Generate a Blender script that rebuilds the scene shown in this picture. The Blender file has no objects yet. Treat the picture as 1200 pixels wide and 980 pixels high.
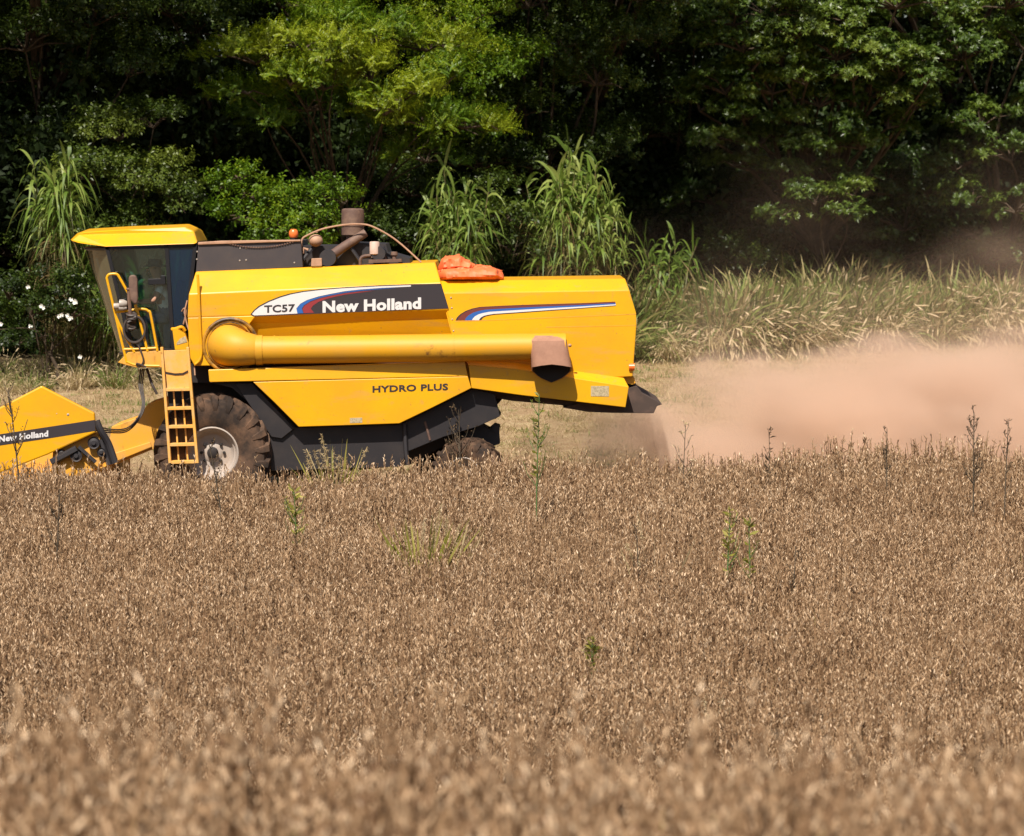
import bpy, bmesh, math, random
import numpy as np
from mathutils import Vector, Matrix, Euler
R = math.radians
sc = bpy.context.scene
COL = sc.collection

# ------------------------------------------------------------------ camera, sky, sun, exposure
F = 4800.0; DIST = 60.0; HC = 4.49; PITCH = math.atan(260.0 / F)
cd = bpy.data.cameras.new("camera"); cam = bpy.data.objects.new("camera", cd); COL.objects.link(cam)
cd.lens = 144; cd.sensor_width = 36; cd.clip_start = 0.5; cd.clip_end = 6000
cam.location = (0, -DIST, HC); cam.rotation_euler = (R(90) - PITCH, 0, 0)
cd.dof.use_dof = True; cd.dof.focus_distance = 55.0; cd.dof.aperture_fstop = 144 / 1000 / 0.042
sc.camera = cam
SUN = Vector((-0.22, -0.72, 0.99)).normalized()
EL = math.asin(SUN.z); AZ = math.atan2(SUN.x, SUN.y)
w = bpy.data.worlds.new("World"); sc.world = w; w.use_nodes = True
nt = w.node_tree; bg = nt.nodes["Background"]
sky = nt.nodes.new("ShaderNodeTexSky"); sky.sky_type = 'NISHITA'; sky.sun_disc = False
sky.sun_elevation = EL; sky.sun_rotation = AZ; sky.dust_density = 2.0
nt.links.new(sky.outputs[0], bg.inputs[0]); bg.inputs[1].default_value = 0.058
sd = bpy.data.lights.new("sun", 'SUN'); so = bpy.data.objects.new("sun", sd); COL.objects.link(so)
sd.energy = 5.0; sd.angle = R(0.5); sd.color = (1.0, 0.93, 0.82)
so.rotation_euler = SUN.to_track_quat('Z', 'Y').to_euler(); so.location = (0, 0, 60)
sc.view_settings.view_transform = 'Standard'; sc.view_settings.look = 'None'
sc.view_settings.exposure = 0.55; sc.view_settings.gamma = 1
sc.render.engine = 'CYCLES'
cy = sc.cycles
cy.max_bounces = 6; cy.diffuse_bounces = 3; cy.glossy_bounces = 2; cy.transmission_bounces = 6
cy.transparent_max_bounces = 8; cy.volume_bounces = 2; cy.volume_step_rate = 1.5; cy.volume_max_steps = 128
cy.use_denoising = True
try: cy.denoiser = 'OPENIMAGEDENOISE'
except Exception: pass
cy.caustics_reflective = False; cy.caustics_refractive = False

rng = np.random.default_rng(7)
random.seed(7)

# ------------------------------------------------------------------ pixel of the reference frame -> point on the plane y = Y
CP, SP = math.cos(PITCH), math.sin(PITCH)
def W(u, v, Y):
    a = (u - 600) / F; b = -(v - 490) / F
    d = Vector((a, CP + b * SP, -SP + b * CP))
    t = (Y + DIST) / d.y
    return Vector((0, -DIST, HC)) + d * t

# ------------------------------------------------------------------ terrain
PR = np.array([(-5000, 2.6), (4, 2.55), (10, 1.85), (15.2, 1.66), (19, 0.85), (24, -0.15), (29, -0.9), (34, -1.17), (38, -0.99), (120, 2.7), (300, 4.5), (9000, 5.0)], float)
def gz(x, y):
    d = np.asarray(y, float) + DIST
    z = np.interp(d, PR[:, 0], PR[:, 1])
    return z
def verge_y(x): return 17.2 + 0.60 * (np.asarray(x) + 8)

# ------------------------------------------------------------------ mesh helper
class MB:
    def __init__(s): s.v = []; s.f = []; s.m = []; s.s = []
    def add(s, vs, fs, m=0, smooth=False):
        o = len(s.v); s.v += [Vector(p) for p in vs]
        for f in fs: s.f.append([o + i for i in f]); s.m.append(m); s.s.append(smooth)
    def loft(s, rings, m=0, smooth=False, closed=True, caps=True):
        n = len(rings[0]); vs = [p for r in rings for p in r]; fs = []
        for i in range(len(rings) - 1):
            for j in range(n if closed else n - 1):
                k = (j + 1) % n
                fs.append((i * n + j, i * n + k, (i + 1) * n + k, (i + 1) * n + j))
        if caps and closed:
            fs.append(tuple(range(n))[::-1]); fs.append(tuple((len(rings) - 1) * n + j for j in range(n)))
        s.add(vs, fs, m, smooth)
    def prism(s, pts, Y0, Y1, m=0, inset=0.0):
        a = [W(u, v, Y0) for u, v in pts]
        c = sum(a, Vector()) / len(a)
        b = [Vector((p.x + (c.x - p.x) * inset, Y1, p.z + (c.z - p.z) * inset)) for p in a]
        s.loft([a, b], m)
    def box(s, c, sx, sy, sz, m=0, rot=None):
        vs = []
        for i in (-.5, .5):
            for j in (-.5, .5):
                for k in (-.5, .5):
                    p = Vector((i * sx, j * sy, k * sz))
                    if rot is not None: p = rot @ p
                    vs.append(Vector(c) + p)
        s.add(vs, [(0, 1, 3, 2), (4, 6, 7, 5), (0, 4, 5, 1), (2, 3, 7, 6), (0, 2, 6, 4), (1, 5, 7, 3)], m)
    def tube(s, path, r, n=8, m=0, smooth=True, caps=True):
        path = [Vector(p) for p in path]; N = len(path)
        rr = r if isinstance(r, (list, tuple)) else [r] * N
        rings = []; up = None
        for i, p in enumerate(path):
            t = (path[min(i + 1, N - 1)] - path[max(i - 1, 0)])
            t = t.normalized() if t.length > 1e-9 else Vector((0, 0, 1))
            if up is None:
                up = Vector((0, 0, 1)) if abs(t.z) < 0.9 else Vector((1, 0, 0))
            a = (up - t * up.dot(t)).normalized(); b = t.cross(a); up = a
            rings.append([p + (a * math.cos(2 * math.pi * k / n) + b * math.sin(2 * math.pi * k / n)) * rr[i] for k in range(n)])
        s.loft(rings, m, smooth, True, caps)
    def lathe(s, prof, c, axis='Y', n=32, m=0, smooth=True, sx=1.0):
        # prof: (radius, along)
        rings = []
        for r, a in prof:
            ring = []
            for k in range(n):
                t = 2 * math.pi * k / n; x, y = r * math.cos(t), r * math.sin(t)
                p = Vector((x, a, y)) if axis == 'Y' else (Vector((x, y, a)) if axis == 'Z' else Vector((a, x, y)))
                ring.append(Vector(c) + p)
            rings.append(ring)
        s.loft(rings, m, smooth, True, False)
    def ball(s, c, rx, ry, rz, m=0, n=12, k=8):
        rings = []
        for i in range(k + 1):
            t = math.pi * (i + .02) / (k + .04) ; zz = math.cos(t); q = math.sin(t)
            rings.append([Vector(c) + Vector((rx * q * math.cos(2 * math.pi * j / n), ry * q * math.sin(2 * math.pi * j / n), rz * zz)) for j in range(n)])
        s.loft(rings, m, True)
    def build(s, name, mats, parent=None, bevel=0.0, org=None):
        me = bpy.data.meshes.new(name)
        o0 = Vector(org) if org is not None else (ORG.get(root_of(parent).name, Vector()) if parent else Vector())
        me.from_pydata([tuple(p - o0) for p in s.v], [], s.f)
        if not isinstance(mats, (list, tuple)): mats = [mats]
        for m in mats: me.materials.append(m)
        me.polygons.foreach_set("material_index", s.m)
        me.polygons.foreach_set("use_smooth", s.s)
        bm = bmesh.new(); bm.from_mesh(me); bmesh.ops.recalc_face_normals(bm, faces=bm.faces); bm.to_mesh(me); bm.free()
        me.update()
        if any(s.s): me.set_sharp_from_angle(angle=R(38))
        o = bpy.data.objects.new(name, me); COL.objects.link(o)
        if parent: o.parent = parent
        else: o.location = o0
        if bevel:
            b = o.modifiers.new("bevel", 'BEVEL'); b.width = bevel; b.segments = 2; b.limit_method = 'ANGLE'; b.angle_limit = R(25)
        return o
ORG = {}
def root_of(o):
    while o.parent: o = o.parent
    return o
def empty(name, loc):
    o = bpy.data.objects.new(name, None); COL.objects.link(o); o.location = loc; o.empty_display_size = .3
    ORG[o.name] = Vector(loc); return o
def tag(o, label=None, cat=None, group=None, kind=None):
    if label: o["label"] = label
    if cat: o["category"] = cat
    if group: o["group"] = group
    if kind: o["kind"] = kind
    return o
def smooth_path(pts, n=8):
    pts = [Vector(p) for p in pts]; out = []
    for i in range(len(pts) - 1):
        p0 = pts[max(i - 1, 0)]; p1 = pts[i]; p2 = pts[i + 1]; p3 = pts[min(i + 2, len(pts) - 1)]
        for k in range(n):
            t = k / n
            out.append(0.5 * ((2 * p1) + (p2 - p0) * t + (2 * p0 - 5 * p1 + 4 * p2 - p3) * t * t + (3 * p1 - p0 - 3 * p2 + p3) * t ** 3))
    out.append(pts[-1]); return out

# ------------------------------------------------------------------ materials
def mat(name, col, rough=0.6, metal=0.0, noise=None, bump=0.0, spec=0.5, coat=0.0):
    """noise: list of (scale, colour, low, high, detail) layers mixed over the base colour in object space"""
    m = bpy.data.materials.new(name); m.use_nodes = True; n = m.node_tree; b = n.nodes["Principled BSDF"]
    b.inputs["Roughness"].default_value = rough; b.inputs["Metallic"].default_value = metal
    b.inputs["Specular IOR Level"].default_value = spec; b.inputs["Coat Weight"].default_value = coat
    b.inputs["Base Color"].default_value = (*col, 1)
    if noise:
        tc = n.nodes.new("ShaderNodeTexCoord"); last = None
        for sca, c2, lo, hi, det in noise:
            t = n.nodes.new("ShaderNodeTexNoise"); t.inputs["Scale"].default_value = sca if not isinstance(sca, tuple) else 1.0
            t.inputs["Detail"].default_value = det; t.inputs["Roughness"].default_value = 0.65
            if isinstance(sca, tuple):
                mp = n.nodes.new("ShaderNodeMapping"); mp.inputs["Scale"].default_value = sca
                n.links.new(tc.outputs["Object"], mp.inputs[0]); n.links.new(mp.outputs[0], t.inputs["Vector"])
            else: n.links.new(tc.outputs["Object"], t.inputs["Vector"])
            mr = n.nodes.new("ShaderNodeMapRange"); mr.inputs[1].default_value = lo; mr.inputs[2].default_value = hi
            n.links.new(t.outputs["Fac"], mr.inputs[0])
            mx = n.nodes.new("ShaderNodeMix"); mx.data_type = 'RGBA'
            n.links.new(mr.outputs[0], mx.inputs[0]); mx.inputs[7].default_value = (*c2, 1)
            if last is None: mx.inputs[6].default_value = (*col, 1)
            else: n.links.new(last.outputs[2], mx.inputs[6])
            last = mx
        n.links.new(last.outputs[2], b.inputs["Base Color"])
        if bump:
            bp = n.nodes.new("ShaderNodeBump"); bp.inputs["Strength"].default_value = bump; bp.inputs["Distance"].default_value = 0.02
            n.links.new(t.outputs["Fac"], bp.inputs["Height"]); n.links.new(bp.outputs[0], b.inputs["Normal"])
    return m
def leafmat(name, stops, trans=0.35, rough=0.45, spec=0.35, vary=0.0):
    """colour from the per-leaf 'tone' attribute (0..1) through a ramp; thin leaf lets light through"""
    m = bpy.data.materials.new(name); m.use_nodes = True; n = m.node_tree; b = n.nodes["Principled BSDF"]; out = n.nodes["Material Output"]
    at = n.nodes.new("ShaderNodeAttribute"); at.attribute_name = "tone"
    src = at.outputs["Fac"]
    if vary:
        oi = n.nodes.new("ShaderNodeObjectInfo"); ma = n.nodes.new("ShaderNodeMath"); ma.operation = 'MULTIPLY_ADD'
        n.links.new(oi.outputs["Random"], ma.inputs[0]); ma.inputs[1].default_value = vary
        ad = n.nodes.new("ShaderNodeMath"); ad.operation = 'SUBTRACT'; n.links.new(at.outputs["Fac"], ad.inputs[0]); ad.inputs[1].default_value = vary / 2
        n.links.new(ad.outputs[0], ma.inputs[2]); src = ma.outputs[0]
    rp = n.nodes.new("ShaderNodeValToRGB"); n.links.new(src, rp.inputs[0])
    el = rp.color_ramp.elements
    while len(el) < len(stops): el.new(0.5)
    for e, (p, c) in zip(el, stops): e.position = p; e.color = (*c, 1)
    n.links.new(rp.outputs[0], b.inputs["Base Color"]); b.inputs["Roughness"].default_value = rough; b.inputs["Specular IOR Level"].default_value = spec
    if trans:
        tr = n.nodes.new("ShaderNodeBsdfTranslucent"); n.links.new(rp.outputs[0], tr.inputs[0])
        mx = n.nodes.new("ShaderNodeMixShader"); mx.inputs[0].default_value = trans
        n.links.new(b.outputs[0], mx.inputs[1]); n.links.new(tr.outputs[0], mx.inputs[2]); n.links.new(mx.outputs[0], out.inputs[0])
    return m
YEL = (0.71, 0.356, 0.003)
M = {}
M['yellow'] = mat("yellow_paint", YEL, 0.38, 0, [(0.9, (0.62, 0.29, 0.012), .38, .72, 5), ((1.2, 1.2, 6), (0.50, 0.27, 0.07), .55, .82, 7), (5, (0.46, 0.25, 0.07), .60, .80, 8), (24, (0.26, 0.13, 0.05), .67, .75, 3)], spec=0.4)
M['yellow_dusty'] = mat("dusty_yellow_paint", (0.70, 0.33, 0.03), 0.6, 0, [(2.2, (0.55, 0.30, 0.10), .42, .75, 5), ((5, 5, 2), (0.20, 0.10, 0.03), .6, .78, 6)], spec=0.3)
M['yellow_worn'] = mat("worn_ladder_paint", (0.72, 0.36, 0.06), 0.6, 0, [(5, (0.62, 0.38, 0.16), .4, .7, 5), (14, (0.32, 0.14, 0.03), .6, .75, 5)], spec=0.3)
M['grey'] = mat("dark_grey_panel", (0.045, 0.037, 0.040), 0.55, 0, [(3, (0.062, 0.048, 0.045), .45, .75, 5)])
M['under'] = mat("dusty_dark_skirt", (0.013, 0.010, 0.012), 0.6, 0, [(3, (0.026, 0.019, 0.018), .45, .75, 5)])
M['yellow_tube'] = mat("dull_yellow_tube", (0.60, 0.285, 0.008), 0.55, 0, [(1.4, (0.54, 0.27, 0.03), .4, .7, 4), ((3, 3, 9), (0.34, 0.17, 0.04), .60, .82, 6), (2.0, (0.22, 0.10, 0.02), .63, .70, 9), (16, (0.20, 0.09, 0.03), .68, .76, 4)], spec=.4)
M['deflector'] = mat("brown_deflector_steel", (0.055, 0.034, 0.026), .75, 0, [(5, (0.10, 0.06, 0.045), .45, .7, 5)])
M['greasy'] = mat("greasy_yellow_flange", (0.42, 0.20, 0.015), .5, 0, [(3.5, (0.05, 0.028, 0.015), .42, .60, 6)])
M['cab_black'] = mat("black_cab_frame", (0.011, 0.010, 0.012), .5, spec=.3)
M['black'] = mat("black_paint", (0.022, 0.019, 0.022), 0.6, 0, [(4, (0.05, 0.035, 0.028), .5, .8, 5)])
M['decal_black'] = mat("decal_black", (0.03, 0.024, 0.028), 0.45)
M['decal_white'] = mat("decal_white", (0.62, 0.60, 0.60), 0.45)
M['decal_blue'] = mat("decal_blue", (0.02, 0.10, 0.36), 0.45)
M['decal_red'] = mat("decal_red", (0.24, 0.025, 0.03), 0.45)
M['decal_maroon'] = mat("decal_maroon", (0.14, 0.03, 0.025), 0.45)
M['tyre'] = mat("dusty_tyre_rubber", (0.030, 0.021, 0.017), 0.8, 0, [(2.4, (0.15, 0.085, 0.052), .42, .66, 5), (12, (0.055, 0.036, 0.026), .5, .7, 4)], spec=.2)
M['rim'] = mat("dusty_rim", (0.37, 0.31, 0.27), 0.6, 0, [(4, (0.34, 0.24, 0.17), .45, .75, 5)])
M['rust'] = mat("brown_dusty_metal", (0.11, 0.06, 0.045), 0.7, 0, [(5, (0.20, 0.12, 0.08), .45, .7, 5)])
M['tan_metal'] = mat("tan_dusty_metal", (0.42, 0.24, 0.15), 0.65, 0, [(6, (0.30, 0.16, 0.09), .5, .75, 4)])
M['pale_metal'] = mat("pale_dusty_filter", (0.55, 0.40, 0.33), 0.6, 0, [(7, (0.40, 0.26, 0.18), .5, .75, 4)])
M['rubber'] = mat("brown_rubber_spout", (0.36, 0.185, 0.12), 0.75, 0, [(5, (0.28, 0.14, 0.09), .4, .7, 5)], bump=.2)
M['dark'] = mat("dark_parts_and_shade", (0.018, 0.013, 0.012), 0.8)  # near black for dark parts, also stands in for shade inside the spout
M['hose'] = mat("black_hose", (0.05, 0.036, 0.03), 0.6)
M['beacon'] = mat("orange_beacon_plastic", (0.75, 0.16, 0.03), 0.3, coat=.3)
M['tarp'] = mat("orange_tarp", (0.80, 0.17, 0.05), 0.6, 0, [(5, (0.62, 0.13, 0.04), .4, .7, 4)])
M['lamp'] = mat("lamp_grey", (0.35, 0.30, 0.26), 0.4)
M['inner'] = mat("cab_interior", (0.07, 0.12, 0.20), 0.7)
M['sticker'] = mat("grey_sticker", (0.45, 0.36, 0.22), 0.6, 0, [(40, (0.30, 0.24, 0.14), .45, .6, 2)])
def glass(name, tint, gloss, dust_reflection=(0.07, 0.15, 0.15), amt=0.16):
    m = bpy.data.materials.new(name); m.use_nodes = True; n = m.node_tree; out = n.nodes["Material Output"]; n.nodes.remove(n.nodes["Principled BSDF"])
    tr = n.nodes.new("ShaderNodeBsdfTransparent"); tr.inputs[0].default_value = (*tint, 1)
    gl = n.nodes.new("ShaderNodeBsdfGlossy"); gl.inputs["Roughness"].default_value = 0.06
    df = n.nodes.new("ShaderNodeBsdfDiffuse"); df.inputs[0].default_value = (*dust_reflection, 1)  # diffuse colour paints surface dust and sky reflection onto the glass
    m1 = n.nodes.new("ShaderNodeMixShader"); m1.inputs[0].default_value = amt
    lw = n.nodes.new("ShaderNodeFresnel"); lw.inputs[0].default_value = 1.5
    ad = n.nodes.new("ShaderNodeMath"); ad.operation = 'ADD'; ad.inputs[1].default_value = gloss; n.links.new(lw.outputs[0], ad.inputs[0])
    mx = n.nodes.new("ShaderNodeMixShader")
    n.links.new(tr.outputs[0], m1.inputs[1]); n.links.new(df.outputs[0], m1.inputs[2])
    n.links.new(ad.outputs[0], mx.inputs[0]); n.links.new(m1.outputs[0], mx.inputs[1]); n.links.new(gl.outputs[0], mx.inputs[2]); n.links.new(mx.outputs[0], out.inputs[0])
    return m
M['glass'] = glass("tinted_cab_glass", (0.88, 0.97, 0.97), 0.0, (0.13, 0.30, 0.31), 0.014)
M['glass_dark'] = glass("dark_blue_glass", (0.30, 0.45, 0.62), 0.0, (0.02, 0.075, 0.17), .18)
M['glass_far'] = glass("teal_far_glass", (0.6, 0.9, 0.9), 0.02, (0.12, 0.30, 0.30), .45)

# ------------------------------------------------------------------ numpy mesh for leaves
def np_object(name, V, n_per, faces_t, tone, material, parent=None, loc=None, link=True):
    """V: (K, n_per, 3) element vertices, faces_t: faces of one element (all the same size), tone: (K,)"""
    K = V.shape[0]; ft = np.asarray(faces_t, int); k = ft.shape[1]
    idx = (ft[None] + (np.arange(K) * n_per)[:, None, None]).reshape(-1)
    me = bpy.data.meshes.new(name)
    me.vertices.add(K * n_per); me.vertices.foreach_set("co", np.ascontiguousarray(V, np.float32).reshape(-1))
    nf = K * len(ft)
    me.loops.add(nf * k); me.loops.foreach_set("vertex_index", idx.astype(np.int32))
    me.polygons.add(nf); me.polygons.foreach_set("loop_start", (np.arange(nf) * k).astype(np.int32))
    me.materials.append(material)
    a = me.attributes.new("tone", 'FLOAT', 'POINT'); a.data.foreach_set("value", np.repeat(np.clip(tone, 0, 1), n_per).astype(np.float32))
    me.update(calc_edges=True); me.validate()
    o = bpy.data.objects.new(name, me)
    if link: COL.objects.link(o)
    if parent: o.parent = parent
    if loc is not None: o.location = loc
    return o
def rotmats(ax, roll):
    """frames whose z axis is ax (N,3), spun by roll"""
    z = ax / np.linalg.norm(ax, axis=1, keepdims=True)
    h = np.where(np.abs(z[:, 2:3]) < 0.9, np.array([[0, 0, 1.]]), np.array([[1., 0, 0]]))
    x = np.cross(h, z); x /= np.linalg.norm(x, axis=1, keepdims=True); y = np.cross(z, x)
    c, s = np.cos(roll)[:, None], np.sin(roll)[:, None]
    return np.stack([x * c + y * s, -x * s + y * c, z], axis=2)
def ribbons(base, dirs, length, width, droop, seg, rg, taper=True):
    """arching leaf blades: (N, 2*(seg+1), 3)"""
    N = len(base); t = np.linspace(0, 1, seg + 1)
    d = dirs / np.linalg.norm(dirs, axis=1, keepdims=True)
    side = np.cross(d, np.array([[0, 0, 1.]])); nn = np.linalg.norm(side, axis=1, keepdims=True)
    side = np.where(nn > 1e-4, side / np.maximum(nn, 1e-4), np.array([[1., 0, 0]]))
    a = rg.uniform(0, 2 * np.pi, N)[:, None]
    up = np.cross(side, d); side = side * np.cos(a * .35) + up * np.sin(a * .35)
    P = base[:, None] + d[:, None] * (length[:, None] * t[None])[..., None]
    P[..., 2] -= (droop * length)[:, None] * t[None] ** 2.2
    wv = (np.sin(np.pi * np.clip(t * .82 + .18, 0, 1)) if taper else np.ones_like(t))
    wv = np.maximum(wv, 0.06)
    off = side[:, None] * (width[:, None] * wv[None])[..., None] * .5
    V = np.stack([P - off, P + off], axis=2).reshape(N, 2 * (seg + 1), 3)
    fs = [(2 * i, 2 * i + 1, 2 * i + 3, 2 * i + 2) for i in range(seg)]
    return V, fs
# geometry-node scatter for uncountable growth
def scatter(name, pts, rot, scl, idx, variants, label, material=None):
    me = bpy.data.meshes.new(name); n = len(pts)
    me.vertices.add(n); me.vertices.foreach_set("co", np.asarray(pts, np.float32).reshape(-1))
    for nm, ty, da in (("rot", 'FLOAT_VECTOR', rot), ("scl", 'FLOAT_VECTOR', scl)):
        a = me.attributes.new(nm, ty, 'POINT'); a.data.foreach_set("vector", np.asarray(da, np.float32).reshape(-1))
    a = me.attributes.new("idx", 'INT', 'POINT'); a.data.foreach_set("value", np.asarray(idx, np.int32))
    o = bpy.data.objects.new(name, me); COL.objects.link(o)
    g = bpy.data.node_groups.new(name, 'GeometryNodeTree')
    g.interface.new_socket("Geometry", in_out='INPUT', socket_type='NodeSocketGeometry'); g.interface.new_socket("Geometry", in_out='OUTPUT', socket_type='NodeSocketGeometry')
    N = g.nodes; L = g.links; gi = N.new("NodeGroupInput"); go = N.new("NodeGroupOutput"); jn = N.new("GeometryNodeJoinGeometry")
    def attr(nm, ty):
        q = N.new("GeometryNodeInputNamedAttribute"); q.data_type = ty; q.inputs[0].default_value = nm; return next(s for s in q.outputs if s.enabled)
    ar, asc, ai = attr("rot", 'FLOAT_VECTOR'), attr("scl", 'FLOAT_VECTOR'), attr("idx", 'INT')
    for k, vo in enumerate(variants):
        cmp = N.new("FunctionNodeCompare"); cmp.data_type = 'INT'; cmp.operation = 'EQUAL'
        ins = [s for s in cmp.inputs if s.enabled]; L.new(ai, ins[0]); ins[1].default_value = k
        oi = N.new("GeometryNodeObjectInfo"); oi.inputs["Object"].default_value = vo; oi.inputs["As Instance"].default_value = True
        ip = N.new("GeometryNodeInstanceOnPoints"); L.new(gi.outputs[0], ip.inputs["Points"]); L.new(cmp.outputs[0], ip.inputs["Selection"])
        L.new(oi.outputs["Geometry"], ip.inputs["Instance"]); L.new(ar, ip.inputs["Rotation"]); L.new(asc, ip.inputs["Scale"])
        L.new(ip.outputs[0], jn.inputs[0])
    L.new(jn.outputs[0], go.inputs[0])
    md = o.modifiers.new("scatter", 'NODES'); md.node_group = g
    tag(o, label, kind='stuff'); return o
# ------------------------------------------------------------------ ground
def axis(lo, hi, fine_lo, fine_hi, step):
    a = list(np.arange(fine_lo, fine_hi + 1e-6, step)); b = []
    s = step
    x = fine_hi
    while x < hi: s *= 1.35; x += s; b.append(min(x, hi))
    c = []; s = step; x = fine_lo
    while x > lo: s *= 1.35; x -= s; c.append(max(x, lo))
    return np.array(c[::-1] + a + b)
gx = axis(-2500, 2500, -16, 20, 0.5); gy = axis(-400, 3000, -58, 45, 0.5)
GX, GY = np.meshgrid(gx, gy); GZ = gz(GX, GY)
bump = 0.025 * np.sin(GX * 2.1 + GY * .7) * np.sin(GY * 1.7 - GX * .4)
GZ = GZ + bump * (np.abs(GX) < 25)
nx, ny = len(gx), len(gy)
me = bpy.data.meshes.new("field_ground")
vs = np.stack([GX, GY, GZ], -1).reshape(-1, 3)
ii = np.arange(ny * nx).reshape(ny, nx)
fs = np.stack([ii[:-1, :-1], ii[:-1, 1:], ii[1:, 1:], ii[1:, :-1]], -1).reshape(-1, 4)
me.from_pydata(vs.tolist(), [], fs.tolist()); me.update()
M['soil'] = mat("straw_littered_soil", (0.30, 0.205, 0.115), 0.9, 0, [(0.35, (0.24, 0.145, 0.08), .4, .7, 5), (2.5, (0.36, 0.27, 0.15), .45, .7, 6), (9, (0.17, 0.10, 0.055), .52, .72, 5), ((30, 12, 12), (0.42, 0.33, 0.20), .56, .7, 4)], bump=.6, spec=.1)
me.materials.append(M['soil'])
me.polygons.foreach_set("use_smooth", [True] * len(me.polygons))
go_ = bpy.data.objects.new("field_ground", me); COL.objects.link(go_); go_["kind"] = "structure"

fx = np.arange(-60, 62, 1.0); fo = np.array([1.2, 3, 6, 10, 16, 24, 36, 60.0])
FX, FO = np.meshgrid(fx, fo); FY = verge_y(FX) + FO
fv = np.stack([FX, FY, gz(FX, FY) + .03 + .05 * np.sin(FX * 1.3) * np.sin(FY * 1.1) * (FO > 2) + .05 * (FO > 2)], -1).reshape(-1, 3); q = np.arange(len(fx) * len(fo)).reshape(len(fo), len(fx))
me = bpy.data.meshes.new("forest_floor"); me.from_pydata(fv.tolist(), [], np.stack([q[:-1, :-1], q[:-1, 1:], q[1:, 1:], q[1:, :-1]], -1).reshape(-1, 4).tolist())
me.materials.append(mat("shaded_leaf_litter", (0.05, 0.038, 0.022), .95, 0, [(3, (0.09, 0.06, 0.03), .45, .7, 6), (12, (0.03, 0.025, 0.012), .5, .7, 5)], bump=.6, spec=.05))  # litter colour darkened to hold the shade under the trees
ff = bpy.data.objects.new("forest_floor", me); COL.objects.link(ff); ff["kind"] = "structure"

# ------------------------------------------------------------------ combine harvester
H0 = Vector((-2.6, 0, 0))
combine = empty("combine_harvester", H0)
tag(combine, "yellow combine harvester with cab, unloading tube and header, driving beside the standing crop", "combine harvester")
NS = -1.40
def strip(left, right, n=1):
    """quads between two matched profiles of (px,py,Y)"""
    return [[W(*p) for p in left], [W(*p) for p in right]]
def shell(mb, left, right, Yb, m=0):
    """panel whose cross-section follows matched left/right profiles, closed back to plane Yb"""
    L = [W(*p) for p in left]; Rr = [W(*p) for p in right]
    L += [Vector((L[-1].x, Yb, L[-1].z)), Vector((L[0].x, Yb, L[0].z))]
    Rr += [Vector((Rr[-1].x, Yb, Rr[-1].z)), Vector((Rr[0].x, Yb, Rr[0].z))]
    mb.loft([L, Rr], m)
# --- grain tank
t = MB()
shell(t, [(229.5, 318.5, -1.10), (221, 345, -1.395), (219.5, 372, -1.40), (222, 381, -1.30), (224, 396, -1.22), (228, 428.5, -1.22)],
         [(510, 307.5, -1.10), (517, 332, -1.395), (526, 362.5, -1.40), (527, 374, -1.30), (530, 391, -1.22), (535, 419.5, -1.22)], 1.35)
tank = t.build("grain_tank", M['yellow'], combine, 0.014)
t = MB(); t.prism([(220, 372.5), (300, 370), (290, 383), (278, 428), (228, 429), (222, 418)], -1.402, -1.23)
t.build("tank_corner_panel", M['yellow'], tank, 0.01)
# --- decal on the tank
def flat(mb, pts, Y, m, th=0.0015):
    mb.prism(pts, Y, Y + th, m)
YD = -1.4035
top = [(293.5, 368.5), (297, 364), (303, 358.8), (314, 353), (328, 347.4), (340, 344), (355, 341.2), (376, 338.7), (400, 336.9), (445, 334.4), (481, 333.1), (517, 332.6), (525.8, 361.6), (400, 366.5), (297, 371)]
d = MB()
flat(d, top, YD, 0)
wt = [(295.3, 368.3), (299, 364), (304.5, 359.8), (315, 354.2), (329, 348.7), (341, 345.2), (355.5, 342.4), (376, 340), (400, 338.1), (445, 335.6), (481.5, 334.3), (481.5, 336), (446, 337.6), (420, 339.6), (404, 341.4), (385, 345.0), (373, 347.6), (360, 351.6), (352, 356), (347.3, 361.5), (348.5, 367.5), (322, 368.9), (298, 369.8)]
flat(d, wt, YD - .002, 1)
bl = [(348.6, 367.4), (347.5, 361.8), (352.3, 356.3), (360, 352), (373, 348.2), (385, 345.6), (404, 342), (420, 340.2), (446, 338.2), (470, 337.2), (446, 338.9), (420, 341.2), (404, 343.2), (388, 346.2), (375.5, 349), (364, 353), (356, 358), (353.7, 362), (355.5, 367.1)]
flat(d, bl, YD - .002, 2)
rd = [(356, 367.1), (354.4, 362.2), (356.6, 358.4), (364.3, 353.6), (376, 349.6), (388, 346.8), (404, 343.9), (420, 342), (440, 340.6), (404, 345.4), (392, 348), (383, 350.2), (373, 354), (366.5, 358.5), (364.2, 362), (368, 366.6)]
flat(d, rd, YD - .002, 3)
decal = d.build("side_decal", [M['decal_black'], M['decal_white'], M['decal_blue'], M['decal_red']], tank)
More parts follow.
